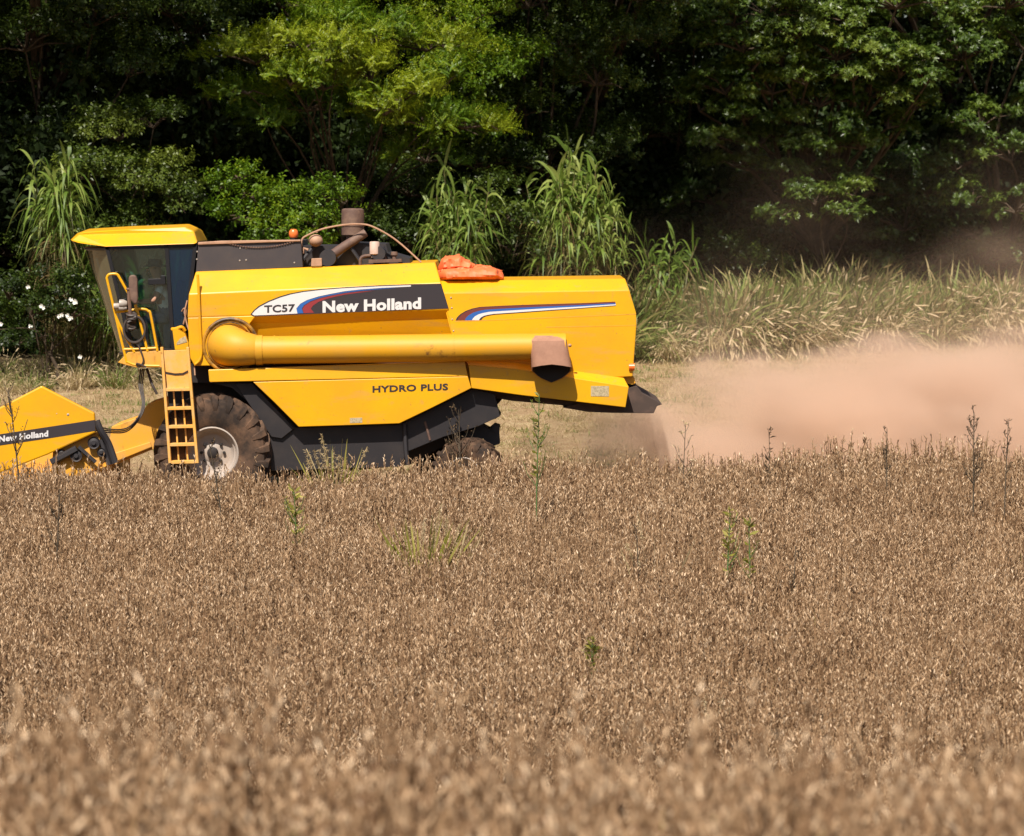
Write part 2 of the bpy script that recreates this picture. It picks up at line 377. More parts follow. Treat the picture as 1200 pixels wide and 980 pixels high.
def lettering(name, text, p0, p1, hpx, Y, material, parent, offs=0.02, th=0.004, space=1.0):
    cu = bpy.data.curves.new(name, 'FONT'); cu.body = text; cu.offset = offs; cu.extrude = 0.01; cu.space_character = space; cu.resolution_u = 3
    to = bpy.data.objects.new(name + "_curve", cu); COL.objects.link(to); bpy.context.view_layer.update()
    me = bpy.data.meshes.new_from_object(to.evaluated_get(bpy.context.evaluated_depsgraph_get()))
    bpy.data.objects.remove(to); bpy.data.curves.remove(cu)
    co = np.empty(len(me.vertices) * 3, np.float32); me.vertices.foreach_get("co", co); co = co.reshape(-1, 3)
    x0, x1 = co[:, 0].min(), co[:, 0].max(); y0, y1 = co[:, 1].min(), co[:, 1].max()
    A = W(*p0, Y); B = W(*p1, Y); C = W(p0[0], p0[1] - hpx, Y)
    o0 = ORG[root_of(parent).name]
    out = np.empty_like(co)
    fx = (co[:, 0] - x0) / (x1 - x0); fy = (co[:, 1] - max(y0, -0.02)) / (y1 - max(y0, -0.02)); fz = co[:, 2] / 0.01
    out = np.array(A - o0)[None] + fx[:, None] * np.array(B - A)[None] + fy[:, None] * np.array(C - A)[None]
    out[:, 1] = Y - o0.y + fz * th * -1 * .5
    me.vertices.foreach_set("co", out.astype(np.float32).reshape(-1)); me.materials.clear(); me.materials.append(material); me.update()
    o = bpy.data.objects.new(name, me); COL.objects.link(o); o.parent = parent; return o
lettering("lettering", "TC57", (309.5, 366.6), (345.5, 365), 8.6, YD - .006, M['decal_black'], decal, 0.02)
lettering("lettering", "New Holland", (378, 366.2), (493.5, 361.8), 13.2, YD - .006, M['decal_white'], decal, 0.045, space=1.05)
# --- rear hood
t = MB()
shell(t, [(511, 329.5, -1.12), (517, 343.5, -1.38), (526, 373.5, -1.385), (529, 392, -1.385), (538, 450, -1.385)],
         [(732.5, 326.5, -1.12), (737.5, 340, -1.38), (746, 367, -1.385), (746, 381, -1.385), (741.5, 441.5, -1.385)], 1.38)
hood = t.build("rear_hood", M['yellow'], combine, 0.014)
t = MB()
for a, b in (((533, 377), (745, 368.2)), ((640, 383.5), (745, 381.5))):
    t.loft([[W(a[0], a[1] - .35, -1.387), W(a[0], a[1] + .35, -1.387), W(a[0], a[1], -1.380)], [W(b[0], b[1] - .35, -1.387), W(b[0], b[1] + .35, -1.387), W(b[0], b[1], -1.380)]])
t.build("panel_seam", M['yellow_dusty'], hood)
s = MB()
T = [(533.8, 375.6), (535.5, 372.2), (539, 368.5), (546, 364.3), (553, 361.8), (562, 359.8), (590, 358.3), (625, 357), (680, 355.4), (721, 353.6)]
Bt = [(564, 375.3), (564.8, 373.8), (566.3, 372.3), (569, 370.9), (573, 369.9), (580, 368.8), (602, 367.3), (640, 364.5), (680, 361.6), (721.8, 358.4)]
fr = [0, .07, .36, .64, .91, 1.0]; ms = [0, 1, 2, 3, 0]
for k in range(5):
    lo = [tuple(a + (b - a) * fr[k] for a, b in zip(p, q)) for p, q in zip(T, Bt)]
    hi = [tuple(a + (b - a) * fr[k + 1] for a, b in zip(p, q)) for p, q in zip(T, Bt)]
    s.loft([[W(*p, -1.3885), W(*q, -1.3885), W(*q, -1.3862), W(*p, -1.3862)] for p, q in zip(lo, hi)], ms[k])
s.build("side_decal", [M['decal_black'], M['decal_maroon'], M['decal_blue'], M['decal_white']], hood)
t = MB()
for u, v in ((528.5, 349), (529.5, 361), (530, 374.5), (531.5, 388)): t = MB(); t.ball(W(u, v, -1.386), .012, .008, .012); t.build("bolt", M['lamp'], hood)
t = MB(); t.prism([(725, 441), (743, 442), (745, 449), (741, 451), (727, 448)], -1.30, 1.30); t.build("tail_bracket", M['yellow_dusty'], hood, .006)
t = MB(); t.tube([W(737, 430, -1.39), W(743.5, 430, -1.39)], [.05, .055], 12); t.build("tail_lamp", M['beacon'], hood)
# --- lower rear beam
t = MB()
t.loft([[W(545.5, 421, -1.40), W(549, 428, -1.58), W(552.5, 455, -1.58), Vector((W(552.5, 455, -1.58).x, -1.30, W(552.5, 455, -1.58).z)), Vector((W(545.5, 421, -1.40).x, -1.30, W(545.5, 421, -1.40).z))],
        [W(603, 425, -1.40), W(606, 432.5, -1.58), W(609, 463, -1.58), Vector((W(609, 463, -1.58).x, -1.30, W(609, 463, -1.58).z)), Vector((W(603, 425, -1.40).x, -1.30, W(603, 425, -1.40).z))],
        [W(731, 443, -1.40), W(737, 453.5, -1.58), W(733, 477.5, -1.58), Vector((W(733, 477.5, -1.58).x, -1.30, W(733, 477.5, -1.58).z)), Vector((W(731, 443, -1.40).x, -1.30, W(731, 443, -1.40).z))]])
beam = t.build("rear_side_beam", M['yellow'], combine, .008)
t = MB(); t.prism([(692.5, 452.5), (713.5, 452.5), (713.5, 464.8), (692.5, 464.5)], -1.584, -1.581); t.build("data_plate", M['sticker'], beam)
# --- straw deflector
t = MB()
t.prism([(736, 455), (746, 452), (753, 461), (776, 474), (770, 476), (766, 484.5), (715, 484), (690, 483), (660, 478)], -1.28, 1.28)
t.prism([(548, 452), (735, 476), (735, 482), (600, 470), (556, 462)], -1.2, 1.2)
t.build("straw_deflector", M['deflector'], combine, .006)
# --- lower skirt
t = MB()
shell(t, [(244, 433.5, -1.585), (246, 447, -1.60), (296.5, 447.6, -1.60)][:2] + [(246, 448, -1.60)], [(544.5, 423.5, -1.585), (548, 440, -1.60), (548.3, 441, -1.60)], -1.42)
t.prism([(296.5, 447.8), (548.2, 441.2), (552.3, 455), (505, 478.5), (468, 496.3), (420, 498), (350, 500.3), (322, 472)], -1.602, -1.50)
skirt = t.build("side_skirt", M['yellow'], combine, .008)
lettering("lettering", "HYDRO PLUS", (436.5, 459.9), (525, 457), 7.6, -1.606, M['decal_black'], skirt, 0.03, space=1.05)
t = MB(); t.prism([(410, 490), (424.5, 489.5), (424.5, 495.5), (410, 496)], -1.6055, -1.603); t.build("data_plate", M['sticker'], skirt)
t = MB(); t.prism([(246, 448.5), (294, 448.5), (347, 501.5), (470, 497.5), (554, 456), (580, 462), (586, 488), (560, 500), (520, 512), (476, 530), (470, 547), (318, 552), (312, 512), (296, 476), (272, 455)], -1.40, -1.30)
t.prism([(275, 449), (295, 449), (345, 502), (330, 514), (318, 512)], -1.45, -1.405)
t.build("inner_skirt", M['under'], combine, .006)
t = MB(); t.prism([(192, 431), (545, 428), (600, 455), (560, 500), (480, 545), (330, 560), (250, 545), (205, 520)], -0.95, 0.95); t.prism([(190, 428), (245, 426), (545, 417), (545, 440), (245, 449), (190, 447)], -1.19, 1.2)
t.build("underbody_light_block", M['dark'], combine)  # dark box added to block light; front strip darkens the gap over the skirt
t = MB()
t.tube([W(474, 496, -1.42), W(475.5, 528, -1.42), W(478, 545, -1.42)], .035, 6); t.build("support_strut", M['black'], combine); t = MB(); t.tube([W(498, 494, -1.4), W(504, 516, -1.4)], .018, 6); t.build("support_strut", M['rust'], combine); t = MB()
t.prism([(540, 458), (574, 460), (580, 476), (587, 486), (581, 491), (566, 491), (563, 497), (574, 503), (580, 498), (586, 500), (585, 509), (586, 520), (575, 524), (566, 514), (560, 522), (536, 512)], -0.95, -.3); t.tube([W(581, 502, -.98), W(581, 502, -.3)], .06, 10)
t.build("straw_chopper_linkage", M['black'], combine)
# --- unloading auger
def tubeY(u, v, Y): return W(u, v, Y)
YT = -1.52; YS = -1.73
t = MB()
path = smooth_path([W(268, 404, -1.22), W(268, 405, -1.36), W(279, 408, YT + .02), W(301, 410.5, YT)], 6)
rr = list(np.interp(np.linspace(0, 1, len(path)), [0, .35, .7, 1], [.31, .305, .26, .205]))
t.tube(path, rr, 28)
t.tube([W(300, 410.6, YT), W(308, 410.5, YT)], .215, 28)
t.tube([W(306, 410.5, YT), W(530, 408, YT - .12), W(640, 406, YS), W(663, 405.7, YS)], [.20, .195, .185, .183], 28)
for u_ in (321, 531): t.tube([W(u_, 410.2 if u_ < 400 else 408, YT - (.0 if u_ < 400 else .12)), W(u_ + 1.4, 410.2 if u_ < 400 else 408, YT - (.0 if u_ < 400 else .12))], .207 if u_ < 400 else .201, 28)
tube = t.build("unloading_tube", M['yellow_tube'], combine)
t = MB(); c = W(270, 404.5, -1.40); ring = [c + Vector((.385 * math.cos(a), 0, .375 * math.sin(a))) for a in np.linspace(0, 2 * math.pi, 41)]
t.tube(ring, .028, 8); ring = [c + Vector((.33 * math.cos(a), -.03, .325 * math.sin(a))) for a in np.linspace(0, 2 * math.pi, 41)]; t.tube(ring, .012, 6)
t.build("flange_ring", M['greasy'], tube)
t = MB(); t.tube([W(666, 405, YS), W(668.5, 405, YS)], .022, 8); t.ball(W(668, 405, YS), .024, .024, .024); t.build("bolt", M['tan_metal'], tube)
# rubber spout: hood that bends down and opens towards the camera side
t = MB()
c0 = W(642, 405, YS)
secs = []
for zt, (u0, u1, v, Yf, Yb2) in enumerate(((622.5, 662, 393.2, YS - .10, YS + .12), (621, 664, 399, YS - .21, YS + .19), (621.5, 666.5, 412, YS - .24, YS + .16), (623, 670, 430, YS - .25, YS + .13))):
    a = W(u0, v, YS); b = W(u1, v, YS); ring = []
    for k in range(24):
        an = 2 * math.pi * k / 24; cx = math.copysign(abs(math.cos(an)) ** .45, math.cos(an)); sy = math.copysign(abs(math.sin(an)) ** .6, math.sin(an))
        x = (a.x + b.x) / 2 + (b.x - a.x) / 2 * cx; y = (Yf + Yb2) / 2 + (Yb2 - Yf) / 2 * sy
        z = a.z + (b.z - a.z) * (cx + 1) / 2
        if zt == 3: z += (-.17 * max(0, (1 - abs(cx) ** 1.6)) if sy > 0 else .045 * (1 - abs(cx) ** 1.5)) - .06 * (sy > 0)
        ring.append(Vector((x, y, z)))
    secs.append(ring)
secs[3] = [p for p in secs[3]]
t.loft(secs, 0, True, True, False)
t.add(secs[0], [tuple(range(24))], 0)
inner = [[p + (Vector((c0.x, YS - .04, p.z)) - p) * .06 for p in s_] for s_ in secs[::-1]]
t.loft([secs[3], inner[0]], 0, False, True, False); t.loft(inner, 1, True, True, False)
t.build("spout", [M['rubber'], M['dark']], tube)  # mouth interior coloured near black for the shade inside
# --- tank extension, engine deck
t = MB(); t.prism([(232.5, 285.5), (352.5, 282), (355, 313.2), (229.5, 319.5)], -1.06, 1.06, 0, 0.0); t.prism([(232, 284), (260, 282.2), (352, 281), (352.3, 283), (232, 287)], -1.09, -1.05, 1)
ext = t.build("tank_extension", [M['grey'], M['tan_metal']], combine, .008)
t = MB()
for i in range(26):
    f = i / 25; u = 267 + (343 - 267) * f; v = 285.5 + 5.5 * (1 - (2 * f - 1) ** 2) - 1.8 * f
    t.ball(W(u, v, -1.075), .016, .01, .012, n=6, k=4)
t.build("chain", M['rust'], ext)
t = MB()
for u, v in ((281, 305.5), (288.5, 304.8), (281.5, 291), (288.5, 290.5), (231, 295), (230.7, 304), (345, 308)): t = MB(); t.ball(W(u, v, -1.062), .013, .008, .013, n=8, k=4); t.build("bolt", M['lamp'], ext)
t = MB(); t.lathe([(0.001, .07), (.04, .065), (.062, .04), (.07, .0), (.062, -.045), (.05, -.06), (0.001, -.06)], W(344, 274, -.9), 'Z', 16, 0); t.lathe([(.045, -.06), (.05, -.14), (.001, -.14)], W(344, 274, -.9), 'Z', 12, 1)
t.build("beacon_lamp", [M['beacon'], M['dark']], combine)
t = MB(); t.prism([(354, 288), (398, 288), (400, 284), (452, 286), (455, 296), (480, 303), (481, 312), (354, 316)], -.75, .9)
t.lathe([(.001, -.25), (.10, -.25), (.115, -.2), (.115, .2), (.10, .25), (.001, .25)], W(444, 297, -.78), 'Y', 16)
t.lathe([(.001, -.3), (.12, -.3), (.13, .2), (.001, .2)], W(385, 302, -.8), 'Y', 18)
t.prism([(425, 287), (450, 287), (452, 300), (424, 300)], -.78, -.4)
t.tube([W(368, 289, -.85), W(355, 305, -.95)], .03, 6); t.tube([W(410, 289, -.85), W(424, 309, -.85)], .03, 6)
eng = t.build("engine", M['black'], combine)
t = MB(); c = W(413.5, 274.5, -.5)
t.lathe([(.001, .375), (.13, .372), (.16, .355), (.165, .33), (.165, .15), (.172, .145), (.172, .115), (.163, .11), (.163, -.01), (.15, -.02), (.10, -.03), (.10, -.25), (.001, -.25)], c, 'Z', 28)
t.build("air_cleaner", M['rust'], eng)
t = MB(); t.tube([W(380, 305, -.95), W(386, 301, -.93), W(405, 288, -.88), W(428.5, 273, -.82)], [.06, .07, .068, .062], 14); t.build("exhaust_pipe", M['rust'], eng)
t = MB(); t.ball(W(370, 282, -.9), .105, .105, .09, 0, 18, 10); t.lathe([(.001, .10), (.02, .10), (.02, .13), (.001, .135)], W(371, 281, -.9), 'Z', 8); t.tube([W(361, 293, -.95), W(356, 291, -.95), W(355, 297, -.95)], .02, 6); t.build("pre_cleaner_bowl", M['tan_metal'], eng)
t = MB(); t.prism([(365, 303), (377, 302.6), (377.3, 311.8), (364.5, 312.3)], -1.13, -1.09); t.build("deck_plate", M['tan_metal'], eng, .006)  # small tan plate on the engine deck, no lamp
t = MB(); t.lathe([(.001, .11), (.065, .108), (.072, .095), (.072, -.07), (.05, -.085), (.05, -.12), (.001, -.12)], W(439, 292, -.98), 'Z', 20); t.build("oil_filter", M['pale_metal'], eng)
t = MB(); t.prism([(432, 304.5), (470.5, 303.6), (470.5, 307), (432, 308.5)], -1.05, -.85); t.lathe([(.001, .05), (.045, .045), (.05, .0), (.03, -.02), (.03, -.06), (.001, -.06)], W(462, 299, -.95), 'Z', 14)
t.lathe([(.001, .02), (.03, .02), (.03, -.04), (.001, -.04)], W(450.5, 302, -.95), 'Z', 10)
t.tube(smooth_path([W(434, 299.5, -1.0), W(426, 300.5, -1.02), W(422.5, 304, -1.02), W(422, 311, -1.02)], 5), .022, 8)
t.build("filter_bracket", M['rust'], eng)
t = MB(); t.tube(smooth_path([W(353, 292, -1.0), W(354, 281, -1.0), W(360, 276, -1.0), W(378, 268.5, -1.0), W(402, 263.8, -1.0), W(422, 262.8, -1.0), W(436, 265.5, -1.0), W(456, 276, -1.0), W(472, 288, -1.0), W(493.5, 307.5, -1.08)], 6), .013, 6); t.build("cable", M['tan_metal'], eng)

# --- cab
YC = -0.98
t = MB()
def ringroof(pts, Y0, Y1):
    return [W(u, v, Y0) for u, v in pts]
near = [(83.2, 282.3), (92, 274), (98, 272), (150, 268.8), (217, 266.3), (227.5, 271), (231.5, 284.2), (228, 286), (175, 287.8), (124, 289.3), (92, 284.8)]
Yn = [-.80, -.80, -.78, -.78, -.78, -.78, -1.0, -1.03, -1.03, -1.03, -.92]
a = [W(u, v, y) for (u, v), y in zip(near, Yn)]
mid = [Vector((p.x - (0.10 if i in (0, 1, 10) else 0), 0, p.z + (.04 if 1 < i < 6 else 0))) for i, p in enumerate(a)]
b = [Vector((p.x, -p.y, p.z)) for p in a]
t.loft([a, mid, b])
roof = t.build("cab_roof", M['yellow'], combine, .02)
t = MB()
def bar(p, q, wpx, Y, th=.06, m=0):
    (u0, v0), (u1, v1) = p, q; dx, dy = u1 - u0, v1 - v0; L = math.hypot(dx, dy); nxp, nyp = -dy / L * wpx / 2, dx / L * wpx / 2
    t.prism([(u0 + nxp, v0 + nyp), (u1 + nxp, v1 + nyp), (u1 - nxp, v1 - nyp), (u0 - nxp, v0 - nyp)], Y, Y + th, m)
frame_near = [((125, 289), (140, 352), 4.2), ((140, 352), (155, 411), 4.2), ((195, 286), (203, 411), 4.6), ((229, 286), (221.5, 350), 4.5), ((221.5, 350), (217, 384), 4.2), ((123, 290.5), (230, 287.4), 5), ((154, 410), (204, 410.5), 3), ((203, 386), (218, 383), 3)]
for Y in (YC, -YC - .06):
    for p, q, w_ in frame_near: bar(p, q, w_, Y)
t.prism([(118, 287), (228, 285), (226, 288.5), (122, 291)], -.9, .9)
t.prism([(224, 288), (230, 288), (219, 384), (204, 387), (206, 409), (214, 409), (226, 384)], -.88, .88)
cabf = t.build("cab_frame", M['cab_black'], combine, .004)
t = MB(); t.prism([(127.5, 291.5), (193, 290), (200.5, 409), (156, 409)], YC + .02, YC + .03); door = t.build("cab_door", M['glass'], combine)
t = MB(); t.prism([(173, 327), (188, 326.5), (188, 323), (193.5, 323), (194, 333.5), (174, 334)], YC - .05, YC + .0); t.build("handle", M['cab_black'], door, .006)
t = MB(); t.prism([(197.5, 290), (226.5, 289), (219.5, 350), (215.5, 382.5), (204, 384)], YC + .02, YC + .03); t.build("rear_side_window", M['glass_dark'], combine)
t = MB(); t.prism([(127.5, 291.5), (226.5, 290), (217, 382), (201, 409), (156, 409)], -YC - .04, -YC - .03); t.build("far_side_window", M['glass_far'], combine)
# windscreen: curved glass bulging forward
t = MB()
rings = []
for f in np.linspace(0, 1, 7):
    u = 126 + (152 - 126) * f; v = 292 + (415 - 292) * f; bul = (34 * (1 - f) + 17 * f) / 81.0
    if f < .08: bul *= .95
    base = W(u, v, YC + .02); ring = []
    for k in range(13):
        s_ = -1 + 2 * k / 12; y = (YC + .02) * -s_ * -1 if False else (-(YC + .02)) * s_
        x = base.x - bul * (1 - abs(s_) ** 2.6)
        ring.append(Vector((x, y, base.z + .04 * (f - .5) * 0)))
    rings.append(ring)
t.loft(rings, 0, True, False, False)
M['glass_screen'] = glass("reflection_toned_windscreen", (0.62, 0.66, 0.50), 0.05, (0.34, 0.31, 0.18), 0.26)  # brown-green diffuse tone paints the reflection on the windscreen
t.build("windscreen", M['glass_screen'], combine)
t = MB(); t.tube([rings[-1][k] + Vector((0, 0, -.01)) for k in range(13)], .02, 6); t.build("windscreen_seal", M['decal_black'], combine); t = MB(); t.tube([rings[0][k] for k in range(13)], .025, 6); t.build("windscreen_seal", M['decal_black'], combine)
t = MB(); t.prism([(138, 425), (150, 413), (191, 411.5), (191, 431), (160, 431), (148, 428)], -1.28, .95); t.prism([(191, 412), (218, 410), (220, 430), (191, 431)], -.98, .95)
t.build("cab_platform", M['yellow_dusty'], combine, .008)
t = MB(); t.prism([(202, 386), (206, 384.5), (217, 391), (221, 402), (220.5, 410), (205, 410)], -1.16, -.99, 0); t.prism([(207, 402), (211, 397), (217.5, 394), (219.5, 401), (207, 404.5)], -1.165, -1.162, 1)
t.tube(smooth_path([W(201, 386, -1.1), W(206, 385.5, -1.12), W(213, 383.5, -1.12), W(217, 388, -1.1)], 4), .025, 6, 0)
t.build("battery_box", [M['yellow'], M['sticker']], combine, .006)
# interior
t = MB(); t.prism([(184, 372), (212, 374), (214, 330), (207, 328), (203, 364), (186, 366)], -.80, -.2); t.prism([(190, 374), (208, 374), (206, 408), (192, 408)], -.7, -.3); t.build("driver_seat", M['inner'], combine, .03)
t = MB(); t.prism([(143, 375), (158, 372), (166, 408), (155, 410)], -.62, -.38); t.tube([W(152, 374, -.5), W(157, 361, -.5)], .03, 8)
c = W(158, 360, -.5); ax = (W(152, 374, -.5) - c).normalized(); sx_ = ax.cross(Vector((0, 1, 0))).normalized()
t.tube([c + Vector((0, .19, 0)) * math.cos(q) + sx_ * .19 * math.sin(q) for q in np.linspace(0, 2 * math.pi, 25)], .014, 6); t.build("steering_column", M['decal_black'], combine)
# hand rails
t = MB(); YR = -1.27; r = .019
def rail(pts, rad=r): t.tube(smooth_path([W(u, v, YR) for u, v in pts], 4), rad, 8)
rail([(148.6, 425), (141, 394), (133.6, 362), (126, 330), (125.6, 325), (128, 321.8), (134, 321), (137.5, 322), (140, 325.5), (150.5, 344)])
rail([(134.3, 366), (151, 364), (161.4, 362.3), (170, 362.7), (174, 365), (176.6, 369.5), (184.5, 411.5)])
rail([(135.7, 371), (145, 391), (157.5, 413)]); rail([(161, 364), (167, 388.5), (173, 412)]); rail([(144, 409.5), (163, 409), (183, 408)]); rail([(158.5, 357), (161, 366)], .022)
rail([(148.6, 424), (160, 428), (187, 429)]); t.build("hand_rail", M['yellow'], combine)
t = MB(); YR = -1.43
rail([(231.6, 322), (233, 345), (234.5, 385), (236, 412), (234, 422), (229, 427)]); t.build("grab_rail", M['yellow'], combine)
t = MB(); t.tube([W(219.5, 352, -1.2), W(216, 366, -1.2), W(219, 380, -1.2), W(226, 402, -1.25), W(228.5, 440, -1.35)], .011, 6, 0); t.tube(smooth_path([W(213, 365, -1.0), W(216, 361.5, -1.05), W(218, 367, -1.05), W(215, 380, -1.0)], 4), .012, 6, 0); t.build("antenna_cable", M['tan_metal'], combine)
# mirror, lamps and hose coil on the rails
t = MB(); a = MB()
mr = [(150.5, 326), (152, 323), (156, 322), (159.5, 323.5), (161, 328), (161.6, 350), (161, 355), (158, 357), (153, 352), (151, 340)]
t.prism(mr, -1.42, -1.34); mir = t.build("mirror", M['rust'], combine, .02)
t = MB(); t.tube(smooth_path([W(151, 338, -1.32), W(151.5, 352, -1.30), W(152.5, 366, -1.28), W(153, 378, -1.28)], 4), .028, 8); t.ball(W(151.5, 339, -1.33), .05, .03, .02); t.build("mirror_arm", M['rust'], mir)
t = MB()
for u, v, rr_ in ((137.5, 359, .045), (144, 356, .06), (143.5, 361, .04)): t.lathe([(.001, -.05), (rr_, -.05), (rr_ * 1.05, .01), (rr_ * .6, .06), (.001, .07)], W(u, v, -1.31), 'X', 12)
t.build("rail_lamp", M['lamp'], combine)
t = MB()
for k in range(7): t.tube([W(154 + math.cos(q) * (5.2 - .2 * k), 376 + (k - 3) * 2.6 + math.sin(q) * 2.2, -1.30 - .05 * math.sin(q + k)) for q in np.linspace(0, 2 * math.pi, 13)], .02, 5)
t.tube([W(157.5 + 12.5 * math.cos(q), 386 + 15.5 * math.sin(q), -1.32) for q in np.linspace(-1.4, 3.9, 22)], .018, 6)
t.tube(smooth_path([W(160, 400, -1.3), W(166, 414, -1.31), W(168, 424, -1.3), W(163, 430, -1.28), W(160, 426, -1.3), W(171, 430, -1.3)], 4), .013, 6)
t.build("hose_coil", M['hose'], combine)
# --- ladder
t = MB(); YL = -1.80
def lx(v, side): return (189.5 + (199 - 189.5) * (v - 409) / 134) if side == 0 else (220 + (231 - 220) * (v - 409) / 132)
for sd_ in (0, 1):
    p0, p1 = (lx(406, sd_), 407), (lx(543, sd_), 543); dx = 1.6
    t.prism([(p0[0] - dx, p0[1]), (p0[0] + dx, p0[1]), (p1[0] + dx, p1[1]), (p1[0] - dx, p1[1])], YL, YL + .12)
lad = t.build("ladder", M['yellow_worn'], combine, .006)
for v in (457, 479, 500.5, 521.5, 542):
    t = MB(); a, b = lx(v, 0) + 1.5, lx(v, 1) - 1.5
    t.prism([(a, v - 1.8), (b, v - 2.4), (b, v + 1.2), (a, v + 1.8)], YL + .01, YL + .24)
    t.build("ladder_step", M['yellow_worn'], lad, .004)
t = MB()
for v in (457, 479, 500.5, 521.5):
    for f in (.33, .66):
        a = lx(v, 0) + (lx(v, 1) - lx(v, 0)) * f; b = lx(v + 21, 0) + (lx(v + 21, 1) - lx(v + 21, 0)) * f
        t.prism([(a - .9, v), (a + .9, v), (b + .9, v + 21), (b - .9, v + 21)], YL + .10, YL + .13)
t.build("ladder_brace", M['yellow_worn'], lad)
t = MB()
a = [(191.5, 411), (219, 410), (221, 434), (214, 437.5), (205, 438), (194, 436)]
t.prism(a, YL + .02, YL + .06)
t.prism([(194.5, 438.5), (205, 440), (214, 439.5), (221, 436), (222.5, 456), (196, 457)], YL + .05, YL + .09)
t.build("ladder_kick_plate", M['yellow_worn'], lad, .006)

# --- wheels
def tyre_mesh(mb, c, Rr, half, nl, rim_r, spin=0.0):
    prof = [(rim_r * .98, -.8), (rim_r * 1.12, -.93), (.65 * Rr + .02, -1.0), (.80 * Rr, -1.0), (.885 * Rr, -.95), (.92 * Rr, -.80), (.937 * Rr, -.4), (.94 * Rr, 0)]
    prof = prof + [(r_, -a_) for r_, a_ in prof[-2::-1]]
    mb.lathe([(r_, a_ * half) for r_, a_ in prof], c, 'Y', 56)
    for sgn in (-1, 1):
        for k in range(nl):
            th0 = 2 * math.pi * (k + (0.5 if sgn > 0 else 0)) / nl + spin
            st = [(.74, 1.03, 0.0, .020), (.86, 1.04, 0.01, .034), (.975, .95, .03, .038), (1.0, .62, .10, .034), (1.0, .30, .22, .032), (.995, -.04, .34, .03)]
            rings = []
            for rf, af, dth, wd in st:
                th = th0 + dth; er = Vector((math.cos(th), 0, math.sin(th))); et = Vector((-math.sin(th), 0, math.cos(th)))
                o = Vector(c) + er * rf * Rr + Vector((0, sgn * af * half, 0))
                inn = Vector(c) + er * (rf - .075) * Rr + Vector((0, sgn * (af - (.12 if af > .9 else 0)) * half, 0))
                wv = wd * Rr / .83 * 1.15
                rings.append([o - et * wv, o + et * wv, inn + et * wv * 1.5, inn - et * wv * 1.5])
            mb.loft(rings, 0)
def wheel(c, Rr, half, nl, rim_r, spin, face=-1, name="wheel", yaw=0.0):
    we = empty("wheel", Vector()); we.parent = combine; del ORG[we.name]
    t = MB(); tyre_mesh(t, c, Rr, half, nl, rim_r, spin)
    rim = MB(); f = face
    rim.lathe([(rim_r * 1.02, f * half * .80), (rim_r * 1.03, f * half * .86), (rim_r * .98, f * half * .88), (rim_r * .93, f * half * .80), (rim_r * .90, f * half * .62), (rim_r * .84, f * half * .58), (rim_r * .80, f * half * .42), (rim_r * .70, f * half * .30), (rim_r * .40, f * half * .26), (rim_r * .30, f * half * .34), (.001, f * half * .34)], c, 'Y', 40)
    hub = MB()
    hub.lathe([(rim_r * .22, f * half * .33), (rim_r * .21, f * half * .62), (rim_r * .14, f * half * .68), (.001, f * half * .68)], c, 'Y', 16)
    for k in range(8):
        a_ = 2 * math.pi * k / 8; hub.lathe([(.022, f * half * .25), (.022, f * half * .42), (.001, f * half * .44)], Vector(c) + Vector((math.cos(a_), 0, math.sin(a_))) * rim_r * .44, 'Y', 6)
    if yaw:
        q = Matrix.Translation(c) @ Matrix.Rotation(yaw, 4, 'Z') @ Matrix.Translation(-Vector(c))
        for m_ in (t, rim, hub): m_.v = [q @ p for p in m_.v]
    t.build("tyre", M['tyre'], we); rim.build("rim", M['rim'], we); hub.build("hub", M['dark'], we)
wc = W(250, 530, -1.34)
wheel(wc, .845, .30, 22, .37, .06); wheel(Vector((wc.x, 1.34, wc.z)), .845, .30, 22, .37, .2, 1)
rc = W(549, 556, -1.36)
wheel(rc, .53, .20, 18, .25, 0, -1, yaw=R(-22)); wheel(Vector((rc.x - .3, 1.2, rc.z)), .53, .20, 18, .25, .1, 1, yaw=R(-22))
wheel_far = None
t = MB(); t.tube([Vector((wc.x, -1.1, wc.z)), Vector((wc.x, 1.1, wc.z))], .13, 10); t.build("axle", M['black'], combine); t = MB(); t.tube([Vector((rc.x, -1.0, rc.z)), Vector((rc.x - .25, 1.0, rc.z))], .09, 10); t.build("axle", M['black'], combine)

# --- feeder house and header
t = MB(); t.prism([(131, 500), (163, 489), (173, 473.5), (192, 468), (206, 468), (206, 520), (176, 528), (135, 545), (126, 530)], -.62, .62); t.prism([(134.5, 531), (176, 518), (178, 524), (136, 541)], -.66, -.62)
t.build("feeder_house", M['yellow_dusty'], combine, .01)
YH = -2.62
hdr = MB()
shp = [(48.5, 452.3), (110.8, 484.2), (112.2, 507), (56, 533), (0, 554.5), (-60, 577), (-128, 590), (-132, 583), (-70, 521), (-10, 482.5)]
hdr.prism(shp, YH, YH + .10)
header = hdr.build("header_end_shield", M['yellow'], combine, .02)
t = MB(); t.prism([(110.9, 492.2), (111.9, 505), (56, 514), (0, 522.2), (-70, 535), (-62, 518), (0, 509)], YH - .003, YH - .0005)
bnd = t.build("side_decal", M['decal_black'], header)
lettering("lettering", "New Holland", (-1.5, 518.2), (56.5, 511.5), 7.0, YH - .006, M['decal_white'], bnd, 0.04, space=1.05)
t = MB(); t.ball(W(79.7, 486, YH), .018, .01, .018); t.build("bolt", M['lamp'], header); t = MB(); t.ball(W(66.5, 485, YH), .008, .006, .008); t.build("bolt", M['lamp'], header)
t = MB()
